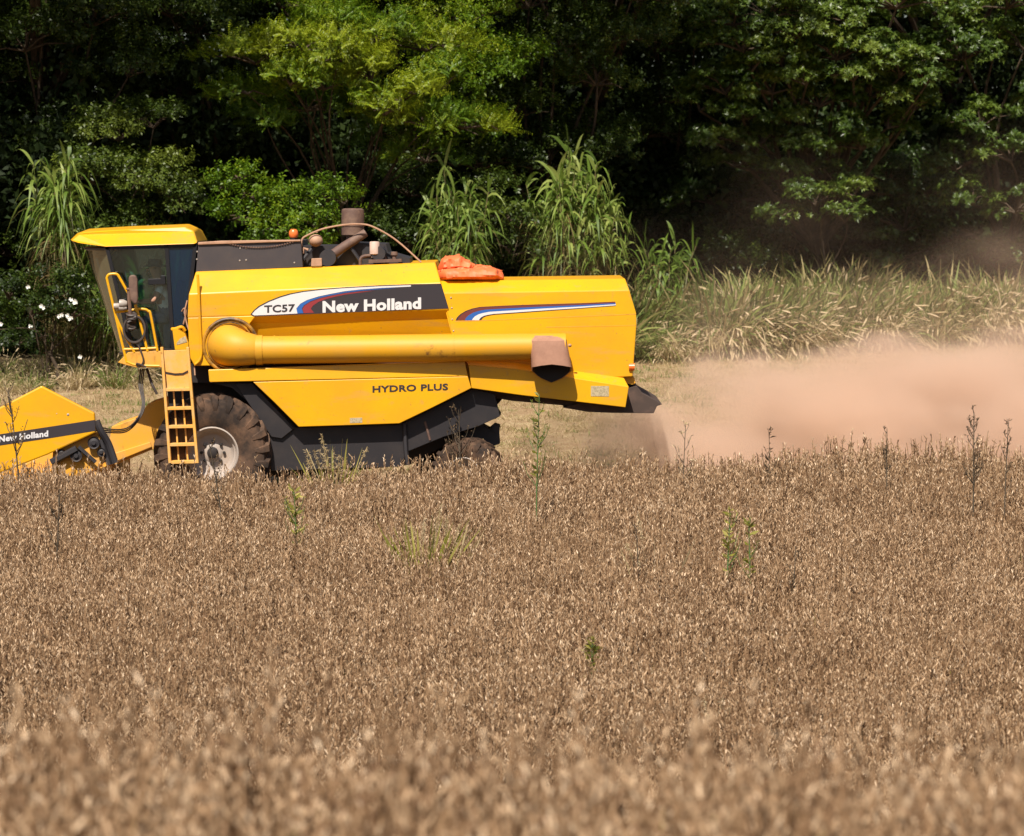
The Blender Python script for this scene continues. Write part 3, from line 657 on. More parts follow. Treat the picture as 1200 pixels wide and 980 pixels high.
# trough across the machine: back sheet, floor, auger, cutter bar, far end shield
bx = W(108, 505, YH).x
t.loft([[Vector((bx, y, .62)), Vector((bx - .05, y, .22)), Vector((bx - .9, y, .12)), Vector((bx - 1.6, y, .10)), Vector((bx - 1.6, y, .07)), Vector((bx, y, .17)), Vector((bx + .06, y, .62))] for y in (YH + .11, 2.45)], 0)
t.loft([[Vector((bx - 2.3, y, .10)), Vector((bx + .05, y, .10)), Vector((bx + .05, y, .72)), Vector((bx - .8, y, .72))] for y in (2.45, 2.55)], 0)
t.build("header_trough", M['yellow_dusty'], combine, .01)
t = MB(); t.tube([Vector((bx - .55, YH + .12, .42)), Vector((bx - .55, 2.44, .42))], .17, 16); t.build("header_auger", M['rust'], combine)
t = MB(); t.prism([(62, 528), (84, 517), (112, 507), (122, 512), (126, 540), (96, 560), (60, 556)], YH + .12, YH + .5, 0)
t.build("drive_housing", M['yellow_dusty'], combine, .01)
for u, v, r_ in ((110, 519, .085), (89.5, 534, .085), (119, 530, .06), (72, 531, .05)):
    t = MB(); t.lathe([(.001, -.05), (r_ * .35, -.05), (r_ * .4, -.03), (r_ * .8, -.02), (r_, -.035), (r_, .06), (.001, .06)], W(u, v, YH + .06), 'Y', 18); t.build("drive_pulley", M['black'], combine)
t = MB(); t.tube(smooth_path([W(113, 493, YH + .05), W(118, 505, YH + .05), W(127, 520, YH + .1), W(135, 543, YH + .1)], 4), .05, 8); t.tube([W(118, 515, YH + .1), W(128, 545, YH + .1)], .04, 6); t.tube([W(60, 542, YH + .04), W(90, 526, YH + .04)], .05, 6)
t.tube([W(92, 524, YH + .03), W(112, 542, YH + .03)], .03, 6); t.build("drive_shaft", M['black'], combine)
t = MB()
for k in range(3):
    o = k * 2.0
    t.tube(smooth_path([W(165 + o, 432, -1.0), W(163 + o, 452, -1.1), W(167 + o * .6, 472 + o, -1.2), W(162, 489 + o, -1.3), W(148, 502 + o, -1.6), W(128, 503 + o, -2.0), W(113, 499 + o * 1.5, -2.4)], 6), .010, 6)
t.tube(smooth_path([W(172, 432, -1.0), W(178, 450, -1.1), W(184, 462, -1.1)], 4), .02, 6)
t.build("hydraulic_hose", M['hose'], combine)

# --- tarp on the hood
from mathutils import noise as mn
def fold(p, sc1):
    return (1 - abs(mn.noise(p * sc1))) ** 3 * .9 + (1 - abs(mn.noise(p * sc1 * 2.3 + Vector((3, 1, 7))))) ** 3 * .4
t = MB()
def bundle(u0, u1, vt, vb, y0, hy, seed, n=64, k=28):
    rings = []
    for i in range(n):
        f = i / (n - 1); u = u0 + (u1 - u0) * f; tv = np.interp(f, [q[0] for q in vt], [q[1] for q in vt]); bv = np.interp(f, [q[0] for q in vb], [q[1] for q in vb])
        c = W(u, (tv + bv) / 2, y0); hz = max((W(u, tv, y0) - W(u, bv, y0)).z / 2, .012); ring = []
        for m_ in range(k):
            a = 2 * math.pi * m_ / k; ca, sa = math.cos(a), math.sin(a)
            e = Vector((0, math.copysign(abs(ca) ** .7, ca) * hy * min(1, .35 + 5 * min(f, 1 - f)), math.copysign(abs(sa) ** .7, sa) * hz))
            p = c + e; q = p * 1.0 + Vector((seed, 0, seed)); w_ = fold(Vector((q.x * .8, q.y * 1.4, q.z * 1.6)), 5.0) - .55
            ring.append(p + Vector((.02 * w_, e.normalized().y * .05 * w_, e.normalized().z * .05 * w_ * (sa > -.5))))
        rings.append(ring)
    t.loft(rings, 0, True)
bundle(513, 590, [(0, 317), (.1, 314), (.5, 313.5), (.75, 315), (.9, 316), (1, 324)], [(0, 328.4), (1, 328.6)], -.92, .30, 1.0)
bundle(514, 556, [(0, 312), (.08, 304), (.25, 300.5), (.55, 300), (.8, 306), (1, 311)], [(0, 318), (.5, 317), (1, 316)], -.86, .24, 5.0)
bundle(552, 588, [(0, 312), (.3, 310.5), (.6, 312), (1, 318)], [(0, 318), (1, 321)], -.80, .20, 9.0)
org = W(552, 328.5, -.9)
tarp = t.build("folded_tarp", M['tarp'], None, 0, org)
tag(tarp, "crumpled orange tarp bundle lying on top of the yellow rear hood", "tarp")

# --- the driver
def person():
    PY = -.66
    J = {'pelvis': W(195, 371, PY), 'belly': W(194, 358, PY), 'chest': W(190, 341, PY), 'neck': W(186, 329, PY), 'headb': W(184, 323, PY), 'head': W(181.5, 316, PY), 'crown': W(181.5, 308, PY)}
    E = [('pelvis', 'belly'), ('belly', 'chest'), ('chest', 'neck'), ('neck', 'headb'), ('headb', 'head'), ('head', 'crown')]
    Rd = {'pelvis': .15, 'belly': .145, 'chest': .155, 'neck': .065, 'headb': .07, 'head': .098, 'crown': .075}
    for s_, nm in ((-1, 'n'), (1, 'f')):
        y = s_
        for k, (u, v, yy, r_) in {'sh': (189, 335, .19, .075), 'el': (180, 353, .27, .05), 'wr': (164.5, 354, .18, .034), 'hand': (160.5, 355.5, .165, .036), 'hip': (193, 372, .10, .10), 'kn': (168, 374, .15, .075), 'an': (171, 402, .14, .05), 'toe': (160, 405, .15, .04)}.items():
            J[nm + k] = W(u, v, PY + y * yy); Rd[nm + k] = r_
        E += [('chest', nm + 'sh'), (nm + 'sh', nm + 'el'), (nm + 'el', nm + 'wr'), (nm + 'wr', nm + 'hand'), ('pelvis', nm + 'hip'), (nm + 'hip', nm + 'kn'), (nm + 'kn', nm + 'an'), (nm + 'an', nm + 'toe')]
        h = J[nm + 'hand']
        for q in range(4):
            a = nm + 'f%d' % q; b2 = a + 'b'; J[a] = h + Vector((-.06 + .006 * abs(q - 1.5), y * (-.03 + .02 * q), .012)); J[b2] = J[a] + Vector((-.012, 0, -.035)); Rd[a] = .0095; Rd[b2] = .008
            E += [(nm + 'hand', a), (a, b2)]
        a = nm + 'th'; J[a] = h + Vector((-.02, -y * .045, .015)); J[a + 'b'] = J[a] + Vector((-.03, -y * .008, -.012)); Rd[a] = .012; Rd[a + 'b'] = .010; E += [(nm + 'wr', a), (a, a + 'b')]
    names = list(J); o0 = J['pelvis']
    me = bpy.data.meshes.new("person"); me.from_pydata([tuple(J[k] - o0) for k in names], [(names.index(a), names.index(b_)) for a, b_ in E], [])
    o = bpy.data.objects.new("person", me); COL.objects.link(o)
    sk = o.modifiers.new("skin", 'SKIN'); sb = o.modifiers.new("sub", 'SUBSURF'); sb.levels = 2; sb.render_levels = 2
    for i, k in enumerate(names):
        me.skin_vertices[0].data[i].radius = (Rd[k], Rd[k]); me.skin_vertices[0].data[i].use_root = (k == 'pelvis')
    bpy.context.view_layer.update()
    m2 = bpy.data.meshes.new_from_object(o.evaluated_get(bpy.context.evaluated_depsgraph_get())); o.modifiers.clear(); o.data = m2
    bm = bmesh.new(); bm.from_mesh(m2)
    hc = J['head'] - o0
    for dx, dy, dz, rr_ in ((-.105, 0, -.005, .020), (-.085, .035, .018, .012), (-.085, -.035, .018, .012), (0.01, .098, 0, .024), (0.01, -.098, 0, .024), (-.088, 0, -.052, .016)):
        bmesh.ops.create_icosphere(bm, subdivisions=1, radius=rr_, matrix=Matrix.Translation(hc + Vector((dx, dy, dz))))
    bm.to_mesh(m2); bm.free()
    skin = mat("skin", (0.42, 0.23, 0.15), .6); shirt = mat("pale_shirt", (0.86, 0.86, 0.82), .85, 0, [(8, (.6, .6, .58), .45, .65, 3)]); pant = mat("dark_trousers", (0.14, 0.18, 0.26), .85)
    for m_ in (skin, shirt, pant): m2.materials.append(m_)
    own = {k: (0 if k in ('neck', 'headb', 'head', 'crown') or k[1:] in ('wr', 'hand', 'th', 'thb', 'el') or k[1:2] == 'f' else (2 if k[1:] in ('hip', 'kn', 'an', 'toe') or k == 'pelvis' else 1)) for k in names}
    P = np.array([tuple(J[k] - o0) for k in names])
    for p in m2.polygons:
        p.use_smooth = True; p.material_index = own[names[int(np.argmin(((P - np.array(p.center)) ** 2).sum(1)))]]
    o.location = o0; ORG[o.name] = Vector(o0)
    t = MB(); c = J['crown'] + Vector((0, 0, -.035))
    t.lathe([(.175, -.02), (.17, -.008), (.108, .0), (.10, .06), (.085, .085), (.001, .09)], c, 'Z', 20); t.build("hat", mat("dark_hat", (0.05, 0.055, 0.06), .8), o)
    tag(o, "person in a dark brimmed hat and pale shirt at the wheel inside the cab", "person"); return o
person()
# ------------------------------------------------------------------ vegetation
G = {}
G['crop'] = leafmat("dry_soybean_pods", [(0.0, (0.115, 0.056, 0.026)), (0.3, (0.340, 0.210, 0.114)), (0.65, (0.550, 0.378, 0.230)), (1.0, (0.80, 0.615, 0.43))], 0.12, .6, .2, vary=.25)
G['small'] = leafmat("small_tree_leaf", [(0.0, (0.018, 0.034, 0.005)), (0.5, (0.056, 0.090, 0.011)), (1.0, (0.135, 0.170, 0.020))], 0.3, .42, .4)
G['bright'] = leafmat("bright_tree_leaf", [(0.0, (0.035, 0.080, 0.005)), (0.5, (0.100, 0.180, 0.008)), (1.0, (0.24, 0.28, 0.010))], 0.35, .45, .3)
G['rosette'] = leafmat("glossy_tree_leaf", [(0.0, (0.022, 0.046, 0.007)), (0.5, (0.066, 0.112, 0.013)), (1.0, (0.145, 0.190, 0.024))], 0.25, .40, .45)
G['far'] = leafmat("shaded_tree_leaf", [(0.0, (0.010, 0.018, 0.005)), (0.5, (0.02, 0.036, 0.008)), (1.0, (0.035, 0.055, 0.012))], 0.2, .6, .2)  # shade of the inner wood is put into these darker leaf colours
G['cane'] = leafmat("elephant_grass_blade", [(0.0, (0.20, 0.13, 0.06)), (0.22, (0.16, 0.13, 0.04)), (0.3, (0.08, 0.14, 0.02)), (0.7, (0.16, 0.24, 0.035)), (1.0, (0.30, 0.35, 0.09))], 0.4, .45, .35)
G['verge'] = leafmat("verge_grass_blade", [(0.0, (0.42, 0.31, 0.17)), (0.3, (0.34, 0.28, 0.12)), (0.45, (0.09, 0.14, 0.03)), (0.75, (0.18, 0.23, 0.05)), (1.0, (0.32, 0.34, 0.11))], 0.35, .55, .25, vary=.2)
G['dry'] = leafmat("dry_grass_blade", [(0.0, (0.20, 0.16, 0.06)), (0.5, (0.44, 0.34, 0.17)), (1.0, (0.66, 0.52, 0.34))], 0.35, .6, .2, vary=.2)
G['weed'] = leafmat("weed_leaf", [(0.0, (0.14, 0.15, 0.03)), (0.5, (0.30, 0.29, 0.05)), (1.0, (0.55, 0.47, 0.15))], 0.4, .5, .3)
G['darkweed'] = leafmat("dead_weed_stem", [(0.0, (0.05, 0.032, 0.02)), (0.6, (0.12, 0.08, 0.045)), (1.0, (0.30, 0.21, 0.13))], 0.0, .8, .1)
G['bark'] = mat("tree_bark", (0.055, 0.040, 0.028), .9, 0, [(6, (0.11, 0.08, 0.055), .45, .7, 6)], bump=.5, spec=.1)
G['stem'] = mat("weed_stem", (0.07, 0.05, 0.03), .8); G['greenstem'] = mat("green_weed_stem", (0.07, 0.13, 0.03), .7)
G['canestem'] = mat("cane_stalk", (0.17, 0.12, 0.05), .7, 0, [((2, 2, 9), (0.10, 0.12, 0.03), .4, .65, 4)])
G['flower'] = mat("white_flower", (0.75, 0.75, 0.70), .6)

def leaf_quads(N, L, Wd, rg, bend=.2):
    """(N,4,3) leaf along local z, folded a little"""
    L = np.broadcast_to(L, (N,)) ; Wd = np.broadcast_to(Wd, (N,)); V = np.zeros((N, 4, 3))
    V[:, 1, 0] = -Wd / 2; V[:, 1, 2] = L * .5; V[:, 1, 1] = Wd * .18
    V[:, 3, 0] = Wd / 2; V[:, 3, 2] = L * .5; V[:, 3, 1] = Wd * .18
    V[:, 2, 2] = L; V[:, 2, 1] = -bend * L
    return V
def sprig_template(kind, rg):
    if kind == 'rosette':
        n = 9; ax = []
        for k in range(n):
            a = 2.4 * k; e = rg.uniform(.15, .9); ax.append((math.cos(a) * math.cos(e), math.sin(a) * math.cos(e), math.sin(e)))
        V = leaf_quads(n, rg.uniform(.10, .17, n), rg.uniform(.035, .05, n), rg); Rm = rotmats(np.array(ax), rg.uniform(0, .6, n)); P = np.zeros((n, 3))
    elif kind == 'feather':
        n = 22; t = np.repeat(np.linspace(.1, 1, n // 2), 2); sd = np.tile([-1, 1], n // 2)
        ax = np.stack([sd * .9, np.zeros(n) - .05, np.full(n, .45)], 1); P = np.stack([np.zeros(n), -.22 * t ** 2, t * .42], 1)
        V = leaf_quads(n, rg.uniform(.07, .11, n) * (1.15 - .5 * t), .032, rg); Rm = rotmats(ax, rg.uniform(-.5, .5, n))
    elif kind == 'big':
        n = 7; ax = rg.normal(size=(n, 3)); P = rg.normal(size=(n, 3)) * .15; V = leaf_quads(n, .26, .15, rg); Rm = rotmats(ax, rg.uniform(0, 6, n))
    else:
        n = 12; t = np.linspace(.05, 1, n); a = np.arange(n) * 2.4
        ax = np.stack([np.cos(a) * .8, np.sin(a) * .8, np.full(n, .45)], 1); P = np.stack([.03 * np.sin(t * 4), .03 * np.cos(t * 5), t * .30], 1)
        V = leaf_quads(n, rg.uniform(.06, .105, n), rg.uniform(.03, .05, n), rg); Rm = rotmats(ax, rg.uniform(-1, 1, n))
    return np.einsum('nij,nkj->nki', Rm, V) + P[:, None]
def crown_leaves(clumps, kind, dens, rg, upbias=.55):
    """clumps: (centre, (rx,ry,rz), tone); leaves sit in small lobes on the upper and outer shell of each clump"""
    Vs, Ts = [], []; tmpl = [sprig_template(kind, rg) for _ in range(4)]
    twigs = []
    for c, rad, tone in clumps:
        c = np.array(c); rad = np.array(rad, float); area = 4 * (rad[0] * rad[1] + rad[0] * rad[2] + rad[1] * rad[2]) / 3 * 1.6
        nl = max(5, int(area * 2.6)); d = rg.normal(size=(nl, 3)); d /= np.linalg.norm(d, axis=1, keepdims=True)
        d[:, 2] = np.where(d[:, 2] < -.25, -d[:, 2] * .6, d[:, 2])
        lc = c + d * rad * rg.uniform(.62, 1.08, (nl, 1)); lr = rg.uniform(.20, .42, nl) * (.7 + .3 * min(rad))
        for k in range(min(nl, 10)): twigs.append((c, lc[k]))
        per = rg.poisson(dens * {'rosette': 1.7, 'feather': 1.7}.get(kind, 1.15) * area / nl, nl); owner = np.repeat(np.arange(nl), per); n = len(owner)
        if n == 0: continue
        q = rg.normal(size=(n, 3)); q /= np.linalg.norm(q, axis=1, keepdims=True); q[:, 2] = np.where(q[:, 2] < -.3, -q[:, 2], q[:, 2])
        pos = lc[owner] + q * (lr[owner] * rg.uniform(.35, 1.1, n) ** .6)[:, None] * np.array([1.15, 1.15, .75])
        ax = q * .8 + d[owner] * .5 + np.array([0, 0, upbias]) + rg.normal(size=(n, 3)) * .35
        if kind == 'feather': ax = q * np.array([1, 1, .3]) + d[owner] * .5 + rg.normal(size=(n, 3)) * .2 + np.array([0, 0, .25])
        Rm = rotmats(ax, rg.uniform(0, 6.28, n)); sc_ = rg.uniform(.75, 1.3, n) * {'rosette': .70, 'feather': .72}.get(kind, .9); lt = tone + rg.normal(size=nl) * .13
        which = rg.integers(0, 4, n)
        for k in range(4):
            w_ = which == k
            if not w_.any(): continue
            T_ = tmpl[k]; m_ = int(w_.sum())
            V = np.einsum('sij,lvj->slvi', Rm[w_] * sc_[w_][:, None, None], T_) + pos[w_][:, None, None]
            Vs.append(V.reshape(-1, 4, 3)); Ts.append((lt[owner[w_]][:, None] + rg.normal(size=(m_, len(T_))) * .13).reshape(-1))
    return np.concatenate(Vs), np.concatenate(Ts), twigs
def gpoint(u, v, d):
    p = W(u, v, d - DIST); return np.array(p)
def make_tree(name, label, cat, base, clumps, kind, dens, seed, matname=None, trunk_r=.18, group=None, trunks=1, limbs=True):
    rg = np.random.default_rng(seed); bz = float(gz(base[0], base[1])); B = Vector((base[0], base[1], bz))
    root = empty(name, B); tag(root, label, cat, group)
    V, T_, twigs = crown_leaves(clumps, kind, dens, rg)
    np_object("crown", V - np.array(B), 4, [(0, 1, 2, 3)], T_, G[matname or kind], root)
    t = MB(); cs = [Vector(c) for c, _, _ in clumps]
    topc = sum(cs, Vector()) / len(cs)
    fork = Vector((B.x * .6 + topc.x * .4, B.y * .6 + topc.y * .4, bz + (topc.z - bz) * .5))
    for k in range(trunks):
        o = Vector((rg.normal() * .3, rg.normal() * .3, 0)) * (k > 0)
        t.tube(smooth_path([B + o - Vector((0, 0, .2)), B + o + Vector((rg.normal() * .1, rg.normal() * .1, (fork.z - bz) * .5)), fork + o * .5], 4), list(np.linspace(trunk_r * (1 if k == 0 else .6), trunk_r * .6, 9)), 8)
    if limbs:
        for c in cs:
            md = (fork + c) / 2 + Vector((rg.normal() * .25, rg.normal() * .25, .25))
            t.tube(smooth_path([fork - Vector((0, 0, rg.uniform(0, .8))), md, c], 4), list(np.linspace(trunk_r * .3, trunk_r * .1, 9)), 6)
    t.build("trunk", G['bark'], root)
    t = MB()
    for a, b in twigs[:400]:
        a = Vector(a); b = Vector(b); t.tube([a, (a + b) / 2 + Vector((rg.normal() * .06, rg.normal() * .06, .08)), b], [.028, .018, .007], 4)
    t.build("branches", G['bark'], root)
    return root
def C(u, v, d, r, tone=.5, flat=.75, ry=None):
    """clump centred where the reference shows it, at distance d; r in metres"""
    return (tuple(gpoint(u, v, d)), (r, ry or r * .9, r * flat), tone)
TG = "trees of the dense wood behind the field"
def px_x(u, d): return (u - 600) / F * d
# front trees, each with its own crown; darker clumps paint in the shaded hollows
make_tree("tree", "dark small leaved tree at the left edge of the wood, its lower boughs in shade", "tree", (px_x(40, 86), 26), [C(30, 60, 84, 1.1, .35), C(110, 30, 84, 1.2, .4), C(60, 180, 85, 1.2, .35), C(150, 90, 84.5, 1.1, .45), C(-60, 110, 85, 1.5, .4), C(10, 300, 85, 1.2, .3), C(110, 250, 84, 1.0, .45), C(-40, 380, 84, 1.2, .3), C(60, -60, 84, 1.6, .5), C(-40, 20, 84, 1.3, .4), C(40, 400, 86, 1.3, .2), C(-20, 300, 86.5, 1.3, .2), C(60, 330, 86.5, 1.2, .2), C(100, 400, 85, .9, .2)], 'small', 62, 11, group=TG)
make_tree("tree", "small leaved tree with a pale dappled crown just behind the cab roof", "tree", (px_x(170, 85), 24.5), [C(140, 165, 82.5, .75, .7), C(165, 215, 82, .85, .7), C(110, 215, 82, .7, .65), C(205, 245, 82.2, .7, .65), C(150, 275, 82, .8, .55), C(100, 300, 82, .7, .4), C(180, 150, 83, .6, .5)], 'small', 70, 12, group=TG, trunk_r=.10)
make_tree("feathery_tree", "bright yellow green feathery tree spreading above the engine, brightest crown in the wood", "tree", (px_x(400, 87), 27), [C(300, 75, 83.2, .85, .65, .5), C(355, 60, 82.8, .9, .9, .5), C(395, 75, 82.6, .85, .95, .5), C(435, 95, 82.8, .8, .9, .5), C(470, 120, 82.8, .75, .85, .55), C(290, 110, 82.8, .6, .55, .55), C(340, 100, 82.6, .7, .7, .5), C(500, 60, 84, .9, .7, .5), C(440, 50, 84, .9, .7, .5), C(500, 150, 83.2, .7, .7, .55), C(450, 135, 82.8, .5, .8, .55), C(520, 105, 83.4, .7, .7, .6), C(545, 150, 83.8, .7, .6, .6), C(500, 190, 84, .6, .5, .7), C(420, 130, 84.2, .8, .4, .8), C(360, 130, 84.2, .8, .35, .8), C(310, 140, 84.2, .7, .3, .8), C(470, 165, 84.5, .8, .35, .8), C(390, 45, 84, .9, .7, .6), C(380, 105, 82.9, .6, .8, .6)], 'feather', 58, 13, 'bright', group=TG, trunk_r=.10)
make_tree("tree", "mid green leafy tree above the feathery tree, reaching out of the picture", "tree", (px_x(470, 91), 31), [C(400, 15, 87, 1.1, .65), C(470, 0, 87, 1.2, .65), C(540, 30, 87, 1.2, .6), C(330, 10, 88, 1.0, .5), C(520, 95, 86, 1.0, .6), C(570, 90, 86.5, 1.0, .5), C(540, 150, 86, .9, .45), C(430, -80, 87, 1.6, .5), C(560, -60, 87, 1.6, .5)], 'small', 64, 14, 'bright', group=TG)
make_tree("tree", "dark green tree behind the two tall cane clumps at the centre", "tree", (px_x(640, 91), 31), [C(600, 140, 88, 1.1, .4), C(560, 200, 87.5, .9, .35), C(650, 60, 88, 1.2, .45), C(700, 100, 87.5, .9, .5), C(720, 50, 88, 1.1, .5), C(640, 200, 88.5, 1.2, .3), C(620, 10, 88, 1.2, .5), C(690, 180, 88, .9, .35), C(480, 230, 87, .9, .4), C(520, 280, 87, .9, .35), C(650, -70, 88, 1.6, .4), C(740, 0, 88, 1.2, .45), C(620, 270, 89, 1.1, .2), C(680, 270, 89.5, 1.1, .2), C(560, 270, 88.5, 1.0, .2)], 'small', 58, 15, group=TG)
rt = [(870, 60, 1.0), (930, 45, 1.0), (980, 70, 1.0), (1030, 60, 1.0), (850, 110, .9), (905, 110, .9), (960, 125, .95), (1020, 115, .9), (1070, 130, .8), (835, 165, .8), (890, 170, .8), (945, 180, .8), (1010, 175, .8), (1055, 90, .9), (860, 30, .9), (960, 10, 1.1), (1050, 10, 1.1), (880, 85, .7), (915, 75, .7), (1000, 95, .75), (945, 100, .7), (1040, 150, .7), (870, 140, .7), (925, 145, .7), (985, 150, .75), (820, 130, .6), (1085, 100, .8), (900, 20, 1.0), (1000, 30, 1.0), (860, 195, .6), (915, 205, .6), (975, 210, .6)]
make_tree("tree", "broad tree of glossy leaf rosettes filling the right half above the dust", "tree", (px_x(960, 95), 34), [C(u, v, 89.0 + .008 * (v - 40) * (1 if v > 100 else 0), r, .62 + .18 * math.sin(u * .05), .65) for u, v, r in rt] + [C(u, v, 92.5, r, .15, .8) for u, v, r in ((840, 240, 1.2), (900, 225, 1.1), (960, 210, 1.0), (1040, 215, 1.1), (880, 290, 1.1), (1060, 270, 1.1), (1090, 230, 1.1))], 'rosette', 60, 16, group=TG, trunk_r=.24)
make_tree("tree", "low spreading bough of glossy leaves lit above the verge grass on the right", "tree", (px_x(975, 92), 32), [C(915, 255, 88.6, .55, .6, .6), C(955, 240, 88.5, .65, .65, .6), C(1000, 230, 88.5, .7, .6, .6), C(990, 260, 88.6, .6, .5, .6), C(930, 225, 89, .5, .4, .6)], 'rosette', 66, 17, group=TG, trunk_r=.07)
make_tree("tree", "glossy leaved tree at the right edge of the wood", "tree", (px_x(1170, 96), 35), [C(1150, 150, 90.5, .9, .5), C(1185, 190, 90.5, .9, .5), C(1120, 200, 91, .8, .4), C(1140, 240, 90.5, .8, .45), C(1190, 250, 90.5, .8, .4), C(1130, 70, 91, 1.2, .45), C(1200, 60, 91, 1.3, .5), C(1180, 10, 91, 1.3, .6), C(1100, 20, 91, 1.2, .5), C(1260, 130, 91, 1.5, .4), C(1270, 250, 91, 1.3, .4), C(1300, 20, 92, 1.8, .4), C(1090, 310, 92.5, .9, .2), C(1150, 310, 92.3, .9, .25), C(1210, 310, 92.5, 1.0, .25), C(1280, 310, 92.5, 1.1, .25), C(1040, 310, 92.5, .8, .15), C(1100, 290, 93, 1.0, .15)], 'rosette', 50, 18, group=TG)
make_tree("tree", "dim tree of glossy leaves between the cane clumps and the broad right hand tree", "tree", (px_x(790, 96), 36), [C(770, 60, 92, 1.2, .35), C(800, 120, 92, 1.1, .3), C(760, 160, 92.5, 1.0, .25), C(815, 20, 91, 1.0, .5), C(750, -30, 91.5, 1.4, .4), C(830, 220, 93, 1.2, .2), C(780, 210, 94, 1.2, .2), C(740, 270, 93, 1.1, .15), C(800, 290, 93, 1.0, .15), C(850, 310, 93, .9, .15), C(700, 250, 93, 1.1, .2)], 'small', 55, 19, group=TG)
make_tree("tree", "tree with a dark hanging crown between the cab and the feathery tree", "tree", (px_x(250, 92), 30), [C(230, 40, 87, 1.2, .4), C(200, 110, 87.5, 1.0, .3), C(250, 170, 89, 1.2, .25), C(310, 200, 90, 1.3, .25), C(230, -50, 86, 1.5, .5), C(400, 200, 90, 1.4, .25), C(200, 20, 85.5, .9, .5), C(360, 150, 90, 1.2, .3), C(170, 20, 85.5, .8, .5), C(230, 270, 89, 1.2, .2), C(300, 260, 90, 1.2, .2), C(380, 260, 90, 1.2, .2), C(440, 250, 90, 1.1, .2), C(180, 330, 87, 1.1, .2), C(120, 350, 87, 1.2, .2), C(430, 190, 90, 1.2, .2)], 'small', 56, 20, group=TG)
# shrubs
SG = "shrubs at the foot of the wood"
make_tree("vine_bush", "bright leafy bush showing above the dark tank cover behind the cab", "bush", (px_x(335, 81), 20.6), [C(282, 212, 80.6, .28, .4), C(296, 232, 80.5, .34, .5), C(318, 246, 80.4, .36, .55), C(352, 240, 80.5, .32, .5), C(384, 237, 80.4, .34, .5), C(402, 240, 80.5, .22, .45), C(330, 272, 80.3, .5, .45), C(288, 262, 80.5, .4, .4), C(368, 268, 80.4, .4, .4), C(300, 300, 80.5, .5, .3), C(350, 300, 80.5, .5, .3), C(268, 225, 80.8, .25, .35)], 'small', 90, 21, 'bright', .06, SG)
fb = make_tree("flowering_bush", "dark leafy bush with white flowers, standing left of the cab", "bush", (px_x(70, 78.5), 18), [C(60, 345, 78, .42, .22), C(96, 345, 78, .36, .25), C(35, 372, 78, .4, .2), C(85, 372, 77.8, .38, .22), C(10, 350, 78.3, .4, .15), C(20, 405, 78.2, .4, .12), C(-30, 390, 78, .5, .15)], 'small', 80, 22, None, .05, SG)
t = MB(); rg = np.random.default_rng(2)
for u, v, n in ((87, 354, 5), (50, 361, 2), (67, 369, 2), (83, 370, 3), (36, 384, 1), (3, 377, 1), (34, 338, 1), (92, 417, 1)):
    for k in range(n):
        c = W(u + rg.normal() * 2.2, v + rg.normal() * 2.0, 17.2)
        for q in range(5):
            a_ = 2 * math.pi * q / 5 + rg.uniform(0, 1); e = Vector((math.cos(a_) * .045, -.02, math.sin(a_) * .045)); s_ = Vector((-math.sin(a_) * .018, -.004, math.cos(a_) * .018))
            t.add([c, c + e * .6 - s_, c + e, c + e * .6 + s_], [(0, 1, 2, 3)])
t.build("flowers", G['flower'], fb)
make_tree("shrub", "low shaded shrub in the gap right of the cane clumps", "bush", (px_x(860, 92), 31), [C(845, 300, 90, .5, .35), C(875, 310, 90, .45, .4), C(900, 320, 90, .4, .3)], 'small', 70, 23, None, .04, SG)
make_tree("shrub", "shrub in shade behind the left cane clump", "bush", (px_x(560, 85), 25), [C(590, 260, 84, .6, .45), C(575, 230, 84, .5, .45), C(600, 300, 84, .6, .35), C(480, 290, 84, .6, .3), C(450, 280, 84, .6, .4), C(560, 310, 84, .6, .3)], 'small', 60, 24, None, .05, SG)
# tall crowns added above the frame, out of view, to shade the wood below
make_tree("added_shade_tree", "added tall tree with an unseen crown that shades the far left", "tree", (px_x(60, 93), 30), [C(u, v, d, r, .4) for u, v, d, r in ((-20, -150, 80, 1.7), (80, -170, 79.5, 1.8), (170, -140, 80.5, 1.6), (-120, -120, 81, 1.9), (30, -260, 82, 2.2), (150, -270, 83, 2.0), (-100, -280, 83, 2.2), (230, -160, 82, 1.5))], 'small', 42, 25, group=TG, trunk_r=.3)
make_tree("added_shade_tree", "added tall tree with an unseen crown that shades the wood above the cane clumps", "tree", (px_x(690, 98), 38), [C(u, v, d, r, .4) for u, v, d, r in ((620, -150, 84, 1.7), (700, -130, 84, 1.7), (780, -120, 85, 1.7), (660, -240, 86, 2.1), (760, -250, 87, 2.1), (560, -200, 87, 1.6), (840, -150, 86, 1.5))], 'small', 42, 26, group=TG, trunk_r=.3)
make_tree("added_shade_tree", "added tall tree with an unseen crown that shades the right of the wood", "tree", (px_x(1120, 102), 42), [C(u, v, d + 3.5, r, .4) for u, v, d, r in ((1010, -170, 88, 1.8), (1100, -140, 88, 1.8), (1190, -130, 89, 1.8), (920, -160, 88.5, 1.5), (1060, -260, 91, 2.2), (1180, -260, 92, 2.2), (1290, -140, 90, 2.0), (960, -240, 91, 1.8))], 'small', 42, 27, group=TG, trunk_r=.3)
